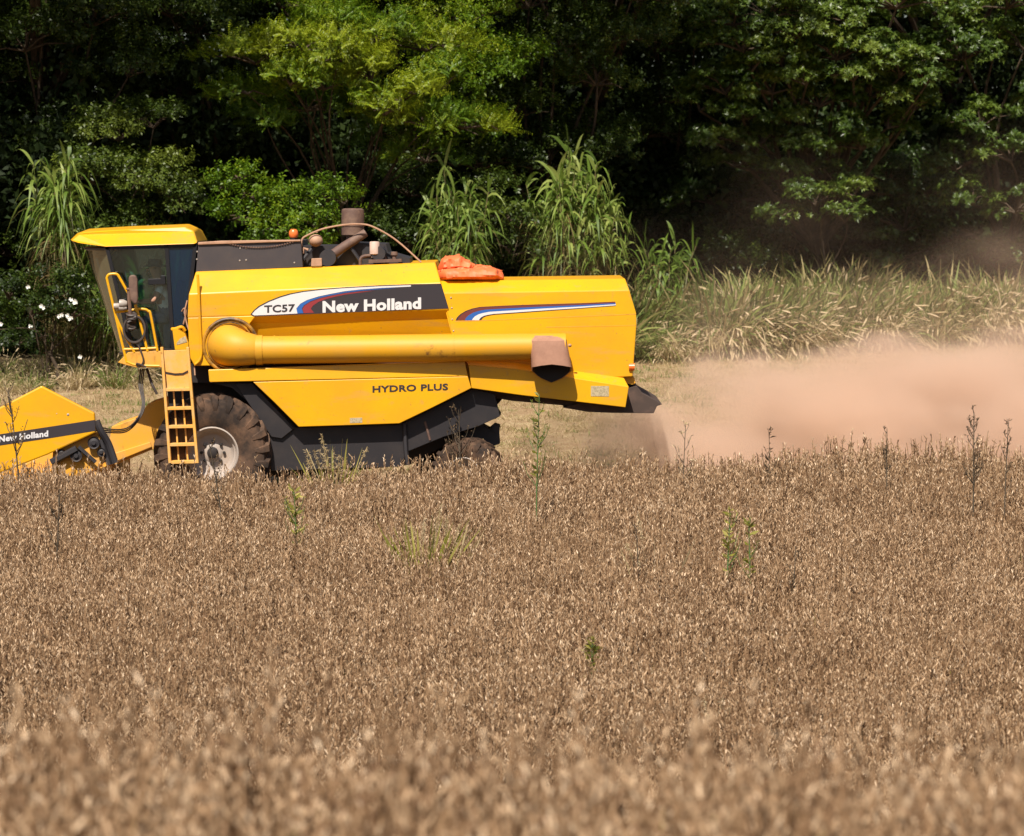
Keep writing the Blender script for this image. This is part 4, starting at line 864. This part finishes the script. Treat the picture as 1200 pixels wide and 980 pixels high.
# the wood further in, one mass
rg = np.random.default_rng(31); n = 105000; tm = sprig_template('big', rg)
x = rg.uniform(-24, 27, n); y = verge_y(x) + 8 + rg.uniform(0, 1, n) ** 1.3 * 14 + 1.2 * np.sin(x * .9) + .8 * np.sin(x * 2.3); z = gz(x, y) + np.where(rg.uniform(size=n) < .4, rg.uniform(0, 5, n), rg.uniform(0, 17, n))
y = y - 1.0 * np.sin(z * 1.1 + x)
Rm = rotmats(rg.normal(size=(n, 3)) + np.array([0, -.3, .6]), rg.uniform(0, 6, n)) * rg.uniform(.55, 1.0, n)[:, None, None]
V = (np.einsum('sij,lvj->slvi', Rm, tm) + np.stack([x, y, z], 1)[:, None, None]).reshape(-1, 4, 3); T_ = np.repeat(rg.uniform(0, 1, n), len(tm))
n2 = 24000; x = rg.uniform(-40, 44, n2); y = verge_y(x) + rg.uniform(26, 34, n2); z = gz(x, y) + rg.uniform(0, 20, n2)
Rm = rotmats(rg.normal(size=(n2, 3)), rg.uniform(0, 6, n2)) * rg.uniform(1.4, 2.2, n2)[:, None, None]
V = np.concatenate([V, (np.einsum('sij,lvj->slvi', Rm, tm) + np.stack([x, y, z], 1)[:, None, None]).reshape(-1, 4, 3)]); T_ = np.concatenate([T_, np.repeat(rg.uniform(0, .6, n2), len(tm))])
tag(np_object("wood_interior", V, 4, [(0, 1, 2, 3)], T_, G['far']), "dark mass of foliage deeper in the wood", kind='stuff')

# ------------------------------------------------------------------ elephant grass clumps
def cane(label, u, d, vtop, wpx, n, seed, bare=.35, green=.6, lean=0.0):
    rg = np.random.default_rng(seed); x = px_x(u, d); y = d - DIST; z = float(gz(x, y)); B = np.array([x, y, z])
    Ht = W(u, vtop, y).z - z; wr = wpx / F * d / 2
    root = empty("cane_clump", Vector(B)); tag(root, label, "cane clump", "clumps of tall cane grass before the wood")
    t = MB(); bs, ds, ls, ws, dr, tn = [], [], [], [], [], []
    for k in range(n):
        a = rg.uniform(0, 6.28); r0 = rg.uniform(0, 1) ** .5; ox, oy = math.cos(a) * r0 * wr * .62, math.sin(a) * r0 * wr * .5
        h = Ht * rg.uniform(.6, .97) * (1.02 - .2 * r0); tip = np.array([ox * 1.25 + lean * h + rg.normal() * .16, oy * 1.4, h])
        p = [np.array([ox, oy, -.1]), np.array([ox * 1.1, oy * 1.1, h * .5]), tip]
        t.tube([Vector(q + B) for q in p], [.016, .014, .007], 5)
        nb = rg.integers(15, 22)
        for q in range(nb):
            f = bare + (1 - bare) * (q / (nb - 1)); pos = p[1] + (p[2] - p[1]) * (f - .5) * 2 if f > .5 else p[0] + (p[1] - p[0]) * f * 2
            aa = rg.uniform(0, 6.28); el = rg.uniform(.55, 1.2) if q < nb - 2 else rg.uniform(1.0, 1.4)
            bs.append(pos + B); ds.append((math.cos(aa) * math.cos(el), math.sin(aa) * math.cos(el), math.sin(el)))
            ls.append(rg.uniform(.5, .98)); ws.append(rg.uniform(.05, .085)); dr.append(rg.uniform(.8, 1.5) if q < nb - 2 else rg.uniform(.25, .8))
            tn.append(rg.uniform(.35, 1.0) * (1 if f > .45 else .9) * (.75 + .35 * green))
        for q in range(22):   # dead hanging leaves
            f = rg.uniform(.15, .85); pos = p[0] + (p[2] - p[0]) * f; aa = rg.uniform(0, 6.28)
            bs.append(pos + B); ds.append((math.cos(aa) * .7, math.sin(aa) * .7, .5)); ls.append(rg.uniform(.5, .95)); ws.append(rg.uniform(.014, .028)); dr.append(rg.uniform(1.2, 1.7)); tn.append(rg.uniform(0, .26))
    t.build("stalks", G['canestem'], root)
    V, fs = ribbons(np.array(bs), np.array(ds), np.array(ls), np.array(ws), np.array(dr), 6, rg)
    np_object("leaves", V - B, V.shape[1], fs, np.array(tn), G['cane'], root); return root
cane("tall narrow cane clump standing in front of the trees left of the cab", 66, 79, 122, 46, 20, 41, .78, .9)
cane("brownish half dry cane clump directly left of the cab roof", 108, 79.5, 235, 64, 20, 42, .55, .2)
cane("sparse dry cane rising behind the rear of the cab roof", 215, 81, 205, 34, 5, 43, .6, .15)
cane("pale cane clump left of the biggest clump, above the orange tarp", 535, 83, 178, 80, 34, 44, .74)
cane("biggest and greenest cane clump, behind the rear hood", 676, 84, 163, 116, 62, 45, .74, 1.0)
cane("short dim cane clump at the right end of the rear hood", 784, 86.5, 258, 60, 20, 46, .4, .05)
cane("thin dry cane between the cab and the header, in shade", 140, 79, 300, 60, 10, 47, .5, .1)

# ------------------------------------------------------------------ template plants for the uncountable growth (not placed in the scene themselves)
def merge(parts):
    """parts: list of (V (K,n,3), faces, tone) with different element sizes -> verts, faces, tones"""
    vs, fs, ts, o = [], [], [], 0
    for V, f, t_ in parts:
        K, n = V.shape[:2]; vs.append(V.reshape(-1, 3)); ts.append(np.repeat(t_, n))
        for k in range(K): fs += [tuple(o + k * n + i for i in q) for q in f]
        o += K * n
    return np.concatenate(vs), fs, np.concatenate(ts)
def template(name, parts, material):
    v, f, t_ = merge(parts); me = bpy.data.meshes.new(name); me.from_pydata(v.tolist(), [], f); me.materials.append(material)
    a = me.attributes.new("tone", 'FLOAT', 'POINT'); a.data.foreach_set("value", np.clip(t_, 0, 1).astype(np.float32)); me.update()
    return bpy.data.objects.new(name, me)
POD = np.array([(0, 0, 0), (1, 0, .35), (-.5, .8, .4), (-.5, -.8, .4), (.9, .1, .75), (-.5, .7, .78), (-.5, -.7, .78), (0, 0, 1)], float)
PODF = [(0, 1, 2), (0, 2, 3), (0, 3, 1), (1, 4, 5, 2), (2, 5, 6, 3), (3, 6, 4, 1), (4, 7, 5), (5, 7, 6), (6, 7, 4)]
def soy(seed, npod, near=False):
    rg = np.random.default_rng(seed); h = rg.uniform(.68, .82); parts = []; pods = []; stems = []
    main = [(0, 0, h, 0, 0)]
    for k in range(rg.integers(3, 6)):
        a = rg.uniform(0, 6.28); main.append((math.cos(a), math.sin(a), h * rg.uniform(.72, .98), a, 1))
    P, A, L, Wd, T_ = [], [], [], [], []; sb, sd_, sl = [], [], []
    for cx, cy_, hh, a, br in main:
        b0 = np.array([0, 0, h * .15 * br]); tip = np.array([cx * .17 * br + rg.normal() * .02, cy_ * .17 * br + rg.normal() * .02, hh])
        sb.append(b0); sd_.append(tip - b0); sl.append(np.linalg.norm(tip - b0))
        n = int(npod / len(main) * rg.uniform(.8, 1.2))
        for q in range(n):
            f = rg.uniform(0, 1) ** .65; p = b0 + (tip - b0) * f; aa = rg.uniform(0, 6.28); e = rg.choice([-1, 1], p=[.35, .65]) * rg.uniform(.65, 1.5)
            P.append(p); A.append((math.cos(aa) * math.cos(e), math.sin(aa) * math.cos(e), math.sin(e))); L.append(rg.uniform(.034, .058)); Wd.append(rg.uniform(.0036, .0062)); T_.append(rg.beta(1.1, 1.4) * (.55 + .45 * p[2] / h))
    P, A, L, Wd = map(np.array, (P, A, L, Wd)); Rm = rotmats(A, rg.uniform(0, 6, len(P)))
    V = POD[None] * np.stack([Wd, Wd * .8, L], 1)[:, None]
    V = np.einsum('nij,nkj->nki', Rm, V) + P[:, None]
    S, fs = ribbons(np.array(sb), np.array(sd_), np.array(sl), np.full(len(sb), .007), np.zeros(len(sb)), 2, rg, False)
    S2 = S[:, :, [1, 0, 2]]  # placeholder shape for a second, crossed blade of stem
    S2 = S.copy(); c = (S[:, 0::2] + S[:, 1::2]) / 2; S2[:, 0::2] = c - np.array([0, .0035, 0]); S2[:, 1::2] = c + np.array([0, .0035, 0])
    return [(V, PODF, np.array(T_)), (S, fs, np.full(len(S), .25)), (S2, fs, np.full(len(S), .2))]
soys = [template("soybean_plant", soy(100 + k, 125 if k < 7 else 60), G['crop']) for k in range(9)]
rg = np.random.default_rng(51)
def edge_y(x): return -2.72 + np.clip(.33 * (x + 2.2), 0, 3.2)
def crop_pts(y0, y1, dens, wide):
    n = int((y1 - y0) * 2 * wide * dens); x = rg.uniform(-wide, wide, n); y = rg.uniform(y0, y1, n); return x, y
xs, ys = [], []
for y0, y1, dens in ((-56, -44, 27), (-44, -26, 16), (-26, 0, 42)):
    x, y = crop_pts(y0, y1, dens, 12.0); d = y + DIST; half = .125 * d * 1.12 + 1.0 + (1.2 if y0 > -50 else 0)
    k = (np.abs(x) < half) & (y < edge_y(x) + rg.normal(size=len(x)) * .12); xs.append(x[k]); ys.append(y[k])
x = np.concatenate(xs); y = np.concatenate(ys); n = len(x)
hs = 1 + .10 * np.sin(x * .9 + y * .5) * np.sin(y * .8 - x * .3) + rg.normal(size=n) * .11 + .10 * np.clip((y + 8) / 5, 0, 1) + (y < -43) * (rg.normal(size=n) * .10 + .10 * np.sin(x * 5 + y * 3) + .06 * np.sin(x * 13))
scl = np.stack([hs * rg.uniform(.9, 1.15, n), hs * rg.uniform(.9, 1.15, n), hs], 1)
rot = np.stack([rg.normal(size=n) * .10, rg.normal(size=n) * .10, rg.uniform(0, 6.28, n)], 1)
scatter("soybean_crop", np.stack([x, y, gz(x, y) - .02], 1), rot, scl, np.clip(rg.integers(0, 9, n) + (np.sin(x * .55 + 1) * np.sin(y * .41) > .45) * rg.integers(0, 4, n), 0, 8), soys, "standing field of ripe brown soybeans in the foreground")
print("soy plants", n)
# verge grasses
def tuft(seed, n, h, wid, droop, tone, heads, spread=.5, headtone=(.0, .22)):
    rg = np.random.default_rng(seed); a = rg.uniform(0, 6.28, n); e = np.clip(rg.normal(1.15, .22, n), .5, 1.5); r0 = rg.uniform(0, spread, n) ** 1
    b = np.stack([np.cos(a) * r0 * .5, np.sin(a) * r0 * .5, np.zeros(n)], 1); d = np.stack([np.cos(a) * np.cos(e), np.sin(a) * np.cos(e), np.sin(e)], 1)
    L = h * rg.uniform(.55, 1.1, n); V, fs = ribbons(b, d, L, np.full(n, wid) * rg.uniform(.6, 1.3, n), rg.uniform(*droop, n), 5, rg)
    parts = [(V, fs, rg.uniform(*tone, n))]
    m_ = int(n * heads)
    if m_:
        tip = (V[:m_, -1] + V[:m_, -2]) / 2; pre = (V[:m_, -3] + V[:m_, -4]) / 2; ax = tip - pre; Rm = rotmats(ax, rg.uniform(0, 6, m_))
        P = POD[None] * np.stack([np.full(m_, .011), np.full(m_, .011), rg.uniform(.10, .20, m_)], 1)[:, None]
        parts.append((np.einsum('nij,nkj->nki', Rm, P) + tip[:, None] - ax[:, None] * .2, PODF, rg.uniform(*headtone, m_)))
    return parts
gr = [template("grass_tuft", tuft(200 + k, 60, 1.35, .024, (.25, .9), (.18, 1.0), .05), G['verge']) for k in range(4)]
dr_ = [template("dry_tuft", tuft(220 + k, 120, 1.2, .010, (.4, 1.0), (.2, 1.0), .45, .10, (.6, 1.0)), G['dry']) for k in range(4)]
low = [template("low_tuft", tuft(240 + k, 26, .22, .010, (.2, .9), (.2, .9), 0, .5), G['dry']) for k in range(3)]
lowg = [template("low_green_tuft", tuft(250 + k, 22, .20, .012, (.2, .8), (.4, .9), 0, .4), G['verge']) for k in range(2)]
rg = np.random.default_rng(61)
def place(n, xr, off, cond=None):
    x = rg.uniform(*xr, n); y = verge_y(x) + rg.uniform(*off, n)
    return x, y
# right hand verge: green behind, tan drooping in front; left: thin and shaded
CELLS = rg.uniform(-16, 19, (160, 1)), rg.uniform(0, 5.5, (160, 1)), rg.uniform(0, 1, 160) ** .9
def cell(x, y):
    o = y - verge_y(x); d2 = (CELLS[0] - x[None]) ** 2 + ((CELLS[1] - o[None]) * .8) ** 2
    return CELLS[2][np.argmin(d2, 0)]
def verge_scatter(name, label, n, xr, off, var, s0, s1, clumpy=0.0):
    x, y = place(n, xr, off)
    if clumpy:
        k = (np.sin(x * 1.9 + 1) + np.sin(x * .83 + 2.2) + .6 * np.sin(x * 4.3)) > rg.normal(size=n) * .5 + clumpy; x, y = x[k], y[k]; n = len(x)
    s_ = rg.uniform(s0, s1, n) * (.62 + .76 * cell(x, y)); rg.normal(); scatter(name, np.stack([x, y, gz(x, y) - .03], 1), np.stack([rg.normal(size=n) * .12, rg.normal(size=n) * .12, rg.uniform(0, 6.28, n)], 1), np.stack([s_, s_, s_], 1), rg.integers(0, len(var), n), var, label)
verge_scatter("green_verge_grass", "tall green verge grass along the foot of the wood", 2200, (1.8, 18), (.7, 4.8), gr, 1.0, 1.7)
verge_scatter("dry_verge_grass", "tan drooping grass along the front of the verge", 1500, (1.5, 18), (.0, 4.6), dr_, .9, 1.75, -.15)
verge_scatter("shaded_verge_grass", "thin half dry grass in the shade at the foot of the wood on the left", 260, (-15, 1.8), (.3, 3.5), dr_, .5, .9)
verge_scatter("shaded_green_grass", "low green undergrowth in the shade on the left", 260, (-15, 1.8), (.6, 4.0), gr, .4, .8)
cw = [template("green_stems", tuft(270 + k, 9, .80, .016, (.1, .5), (.1, .8), .0, .2), G['weed']) for k in range(2)]
d = np.concatenate([rg.uniform(10.5, 16.5, 90), rg.uniform(34, 56, 130)]); x = rg.uniform(-.135, .135, len(d)) * d; y = d - DIST; n = len(d); s_ = rg.uniform(.8, 1.15, n)
scatter("green_crop_weeds", np.stack([x, y, gz(x, y)], 1), np.stack([rg.normal(size=n) * .1, rg.normal(size=n) * .1, rg.uniform(0, 6.28, n)], 1), np.stack([s_, s_, s_], 1), rg.integers(0, 2, n), cw, "thin yellow green stems scattered through the crop")
# stubble
n = 15000; x = rg.uniform(-14, 16, n); y = rg.uniform(-4, 32, n); k = (y > edge_y(x) + .1) & (y < verge_y(x) + .8); x, y = x[k], y[k]; n = len(x)
s_ = rg.uniform(.5, 1.2, n)
scatter("cut_stubble", np.stack([x, y, gz(x, y) - .01], 1), np.stack([rg.normal(size=n) * .15, rg.normal(size=n) * .15, rg.uniform(0, 6.28, n)], 1), np.stack([s_, s_, s_ * .8], 1), np.where(rg.uniform(size=n) < .86, rg.integers(0, 3, n), rg.integers(3, 5, n)), low + lowg, "straw stubble on the harvested strip around the machine")

# ------------------------------------------------------------------ single weeds in the crop
def at(u, vtop, d):
    x = px_x(u, d); y = d - DIST; z = float(gz(x, y)); return Vector((x, y, z)), W(u, vtop, y).z - z
def stalk_weed(name, label, u, vtop, d, seed, matl, heads=14, spread=.35, lean=0.0, rad=.010, leafy=0, lt=(.3, .9), hl=(.03, .06)):
    B, h = at(u, vtop, d); rg = np.random.default_rng(seed); root = empty(name, B); tag(root, label, "weed")
    t = MB(); pth = smooth_path([B, B + Vector((lean * h * .3, 0, h * .5)), B + Vector((lean * h, rg.normal() * .03, h))], 5); t.tube(pth, list(np.linspace(rad, rad * .4, len(pth))), 5)
    P, A, L = [], [], []
    for k in range(heads):
        f = rg.uniform(.45, 1); p = B + Vector((lean * h * f ** 1.5, 0, h * f)); a = rg.uniform(0, 6.28); l = spread * h * (1.15 - f) * rg.uniform(.5, 1) + .04
        q = p + Vector((math.cos(a) * l * .55, math.sin(a) * l * .55, l)); t.tube([p, (p + q) / 2 + Vector((math.cos(a), math.sin(a), 0)) * l * .1, q], [rad * .45, rad * .35, rad * .25], 4)
        for j in range(7): P.append(np.array(p + (q - p) * rg.uniform(.4, 1.05))); aa = rg.normal(size=3); aa[2] = abs(aa[2]); A.append(aa); L.append(rg.uniform(*hl))
    for k in range(leafy): f = rg.uniform(.5, 1.02); P.append(np.array(B + Vector((lean * h * f ** 1.5, 0, h * f)))); a = rg.uniform(0, 6.28); A.append((math.cos(a), math.sin(a), rg.uniform(.1, 1))); L.append(rg.uniform(.06, .13))
    t.build("stem", G['stem'] if matl != 'weed' else G['greenstem'], root)
    P, A, L = map(np.array, (P, A, L)); V = leaf_quads(len(P), L, L * .33, rg); V = np.einsum('nij,nkj->nki', rotmats(A, rg.uniform(0, 6, len(P))), V) + P[:, None] - np.array(B)
    np_object("leaves" if leafy else "seed_heads", V, 4, [(0, 1, 2, 3)], rg.uniform(*lt, len(P)), G[matl], root); return root
stalk_weed("dead_weed", "tall dead weed with a pale bushy top standing in front of the header shield", 23, 455, 56.2, 71, 'darkweed', 14, .32, -.08, .016, 0, (.5, 1), (.03, .06))
stalk_weed("dead_weed", "dark dead weed sticking out of the crop below the header", 64, 572, 50, 72, 'darkweed', 10, .3, .04, .014, 0, (0, .4))
stalk_weed("dead_weed", "dead weed in front of the front wheel, its dark stem leaning left", 262, 520, 53, 73, 'darkweed', 10, .25, -.12, .014, 0, (.4, 1))
stalk_weed("green_weed", "thin green weed rising beside the rear wheel against the dust", 628, 462, 53, 74, 'weed', 12, .3, .02, .012, 34, (0, .45), (.025, .05))
stalk_weed("dead_weed", "brown branching weed in front of the rear wheel", 540, 480, 58.4, 75, 'darkweed', 16, .5, -.02, .012, 0, (.2, .7))
stalk_weed("dead_weed", "tallest dark weed at the right, spire shaped against the dust", 1142, 483, 53.5, 76, 'darkweed', 22, .22, 0, .014, 0, (.1, .7))
stalk_weed("dead_weed", "shorter dark weed right of the tallest one at the picture's edge", 1178, 497, 54, 77, 'darkweed', 12, .15, .03, .012, 0, (.1, .6))
stalk_weed("dead_weed", "thin dark spire poking above the crop edge, left of the tallest dark weed", 1040, 502, 56, 78, 'darkweed', 9, .15, 0, .012, 0, (.1, .6))
stalk_weed("dead_weed", "squat dark weed on the crop edge under the dust", 902, 508, 56, 79, 'darkweed', 8, .3, 0, .010, 8, (0, .4))
stalk_weed("dead_weed", "pale feathery weed at the foot of the dust behind the machine", 800, 497, 56.5, 80, 'dry', 9, .3, .03, .010, 0, (.5, 1))
stalk_weed("leafy_weed", "yellow green leafy sprout in the middle of the crop, right of centre", 852, 600, 47, 81, 'weed', 5, .4, .03, .014, 40, (.4, 1))
stalk_weed("leafy_weed", "smaller leafy sprout just right of the yellow green sprout", 881, 612, 47, 82, 'weed', 4, .4, -.02, .012, 26, (.2, .8))
stalk_weed("leafy_weed", "green weed patch with a pale flower spike in the crop under the machine", 348, 575, 50, 83, 'weed', 9, .5, -.03, .012, 46, (.4, 1))
stalk_weed("leafy_weed", "blurry green weed low in the crop right of centre", 694, 755, 41, 84, 'weed', 8, .4, 0, .010, 40, (.3, .8))
stalk_weed("dead_weed", "dark thin stem standing in the crop at mid right", 930, 640, 46, 85, 'darkweed', 5, .2, .03, .012, 0, (0, .3))
stalk_weed("dead_weed", "dark stem standing in the crop below the leafy sprouts at the left", 750, 620, 47, 86, 'darkweed', 5, .2, -.03, .012, 0, (0, .3))
def grass_weed(label, u, vtop, d, seed, n, plumes, tone=(.2, .9), m_='weed'):
    B, h = at(u, vtop, d); rg = np.random.default_rng(seed); root = empty("grass_weed", B); tag(root, label, "grass")
    a = rg.uniform(0, 6.28, n); e = rg.uniform(1.05, 1.5, n); b = np.stack([np.cos(a) * .06, np.sin(a) * .06, np.zeros(n)], 1)
    V, fs = ribbons(b, np.stack([np.cos(a) * np.cos(e), np.sin(a) * np.cos(e), np.sin(e)], 1), h * rg.uniform(.75, 1.12, n), rg.uniform(.022, .042, n), rg.uniform(.03, .3, n), 6, rg)
    np_object("blades", V, V.shape[1], fs, rg.uniform(*tone, n), G[m_], root)
    if plumes:
        p = plumes; a = rg.uniform(0, 6.28, p); e = rg.uniform(1.1, 1.5, p); S, fs = ribbons(np.zeros((p, 3)), np.stack([np.cos(a) * np.cos(e), np.sin(a) * np.cos(e), np.sin(e)], 1), h * rg.uniform(.9, 1.2, p), np.full(p, .01), rg.uniform(.1, .25, p), 8, rg, False)
        hv = []
        for k in range(p):
            for j in range(60):
                f = rg.uniform(.72, 1); i = min(int(f * 8), 7); q = (S[k, 2 * i] + (S[k, 2 * i + 2] - S[k, 2 * i]) * (f * 8 - i)); hv.append(q)
        hv = np.array(hv); A = rg.normal(size=hv.shape); A[:, 2] -= .5; q = leaf_quads(len(hv), rg.uniform(.03, .07, len(hv)), .008, rg)
        q = np.einsum('nij,nkj->nki', rotmats(A, rg.uniform(0, 6, len(hv))), q) + hv[:, None]
        np_object("seed_heads", q, 4, [(0, 1, 2, 3)], rg.uniform(.5, 1, len(hv)), G['dry'], root)
        np_object("stems", S, S.shape[1], fs, rg.uniform(.3, .6, p), G['dry'], root)
    return root
grass_weed("plumed grass with nodding pale seed heads under the dark side skirt", 392, 508, 56.8, 91, 30, 9)
grass_weed("pale green and yellow grass tuft standing out of the crop below the rear wheel", 494, 588, 49, 92, 44, 5)
grass_weed("dry yellow grass tuft next to the green one below the rear wheel", 520, 590, 49.2, 93, 24, 4, (.3, .9), 'dry')
grass_weed("single pale seed head bending over the crop at lower right", 838, 815, 38, 94, 4, 2, (.3, .9), 'dry')
grass_weed("pale dry grass stem in the crop under the dust", 765, 600, 48, 95, 5, 2, (.5, 1), 'dry')

# ------------------------------------------------------------------ dust
def dust(name, label, c, r, dens, col, scale, seed, falloff=1.0, contrast=(.35, .7)):
    t = MB(); t.ball(c, r[0], r[1], r[2], 0, 24, 14); o = t.build(name, [], None, 0, c)
    m = bpy.data.materials.new(name); m.use_nodes = True; n = m.node_tree; n.nodes.clear(); out = n.nodes.new("ShaderNodeOutputMaterial")
    pv = n.nodes.new("ShaderNodeVolumePrincipled"); pv.inputs["Color"].default_value = (*col, 1); pv.inputs["Anisotropy"].default_value = 0.06
    tc = n.nodes.new("ShaderNodeTexCoord")
    mp = n.nodes.new("ShaderNodeMapping"); mp.inputs["Scale"].default_value = (1 / r[0], 1 / r[1], 1 / r[2]); n.links.new(tc.outputs["Object"], mp.inputs[0])
    ln = n.nodes.new("ShaderNodeVectorMath"); ln.operation = 'LENGTH'; n.links.new(mp.outputs[0], ln.inputs[0])
    f = n.nodes.new("ShaderNodeMapRange"); f.interpolation_type = 'SMOOTHSTEP'; f.inputs[1].default_value = 1.0; f.inputs[2].default_value = 1 - falloff; 
    no = n.nodes.new("ShaderNodeTexNoise"); no.inputs["Scale"].default_value = scale; no.inputs["Detail"].default_value = 3
    mq = n.nodes.new("ShaderNodeMapping"); mq.inputs["Location"].default_value = (seed, seed * .7, 0); mq.inputs["Scale"].default_value = (.7, .7, 1.2); n.links.new(tc.outputs["Object"], mq.inputs[0]); n.links.new(mq.outputs[0], no.inputs["Vector"])
    wb = n.nodes.new("ShaderNodeMath"); wb.operation = 'MULTIPLY_ADD'; n.links.new(no.outputs["Fac"], wb.inputs[0]); wb.inputs[1].default_value = -1.5; wb.inputs[2].default_value = .80
    wa = n.nodes.new("ShaderNodeMath"); wa.operation = 'ADD'; n.links.new(ln.outputs["Value"], wa.inputs[0]); n.links.new(wb.outputs[0], wa.inputs[1]); wm = n.nodes.new("ShaderNodeMath"); wm.operation = 'MAXIMUM'; n.links.new(wa.outputs[0], wm.inputs[0])
    wl = n.nodes.new("ShaderNodeMapRange"); n.links.new(ln.outputs["Value"], wl.inputs[0]); wl.inputs[1].default_value = .8; wl.inputs[2].default_value = 1.0; n.links.new(wl.outputs[0], wm.inputs[1]); n.links.new(wm.outputs[0], f.inputs[0])
    g = n.nodes.new("ShaderNodeMapRange"); g.inputs[1].default_value = contrast[0]; g.inputs[2].default_value = contrast[1]; g.inputs[3].default_value = .3; n.links.new(no.outputs["Fac"], g.inputs[0])
    a = n.nodes.new("ShaderNodeMath"); a.operation = 'MULTIPLY'; n.links.new(f.outputs[0], a.inputs[0]); n.links.new(g.outputs[0], a.inputs[1])
    b = n.nodes.new("ShaderNodeMath"); b.operation = 'MULTIPLY'; n.links.new(a.outputs[0], b.inputs[0]); b.inputs[1].default_value = dens; n.links.new(b.outputs[0], pv.inputs["Density"]); n.links.new(pv.outputs[0], out.inputs["Volume"])
    o.data.materials.append(m); tag(o, label, kind='stuff'); return o
DC = (0.96, 0.72, 0.56)
dust("dust_cloud", "thick tan dust cloud blowing out behind the combine", (10.6, 4.6, .45), (9.8, 5.4, 2.15), 1.7, DC, .6, 3.0, .8, (.42, .62))
dust("dust_cloud", "denser dust roll just behind the tail of the combine", (5.6, 3.0, .5), (4.7, 3.3, 2.0), 1.6, DC, .9, 7.0, .75, (.38, .60))
dust("dust_cloud", "thin wisps of dust drifting up in front of the verge grass", (11, 15.5, 1.7), (9.5, 6.0, 2.4), .085, DC, .7, 13.0, .85, (.46, .62))
dust("dust_puff", "brown dust puff under the tail of the combine, where the chaff falls", (2.2, .9, .25), (3.2, 2.2, 1.25), 1.3, DC, 1.1, 5.0, .85)
dust("dust_haze", "thin brown dust hanging before the trees behind the machine", (9.0, 21.0, 2.2), (11.0, 7.0, 4.4), .012, DC, .35, 9.0, .9)
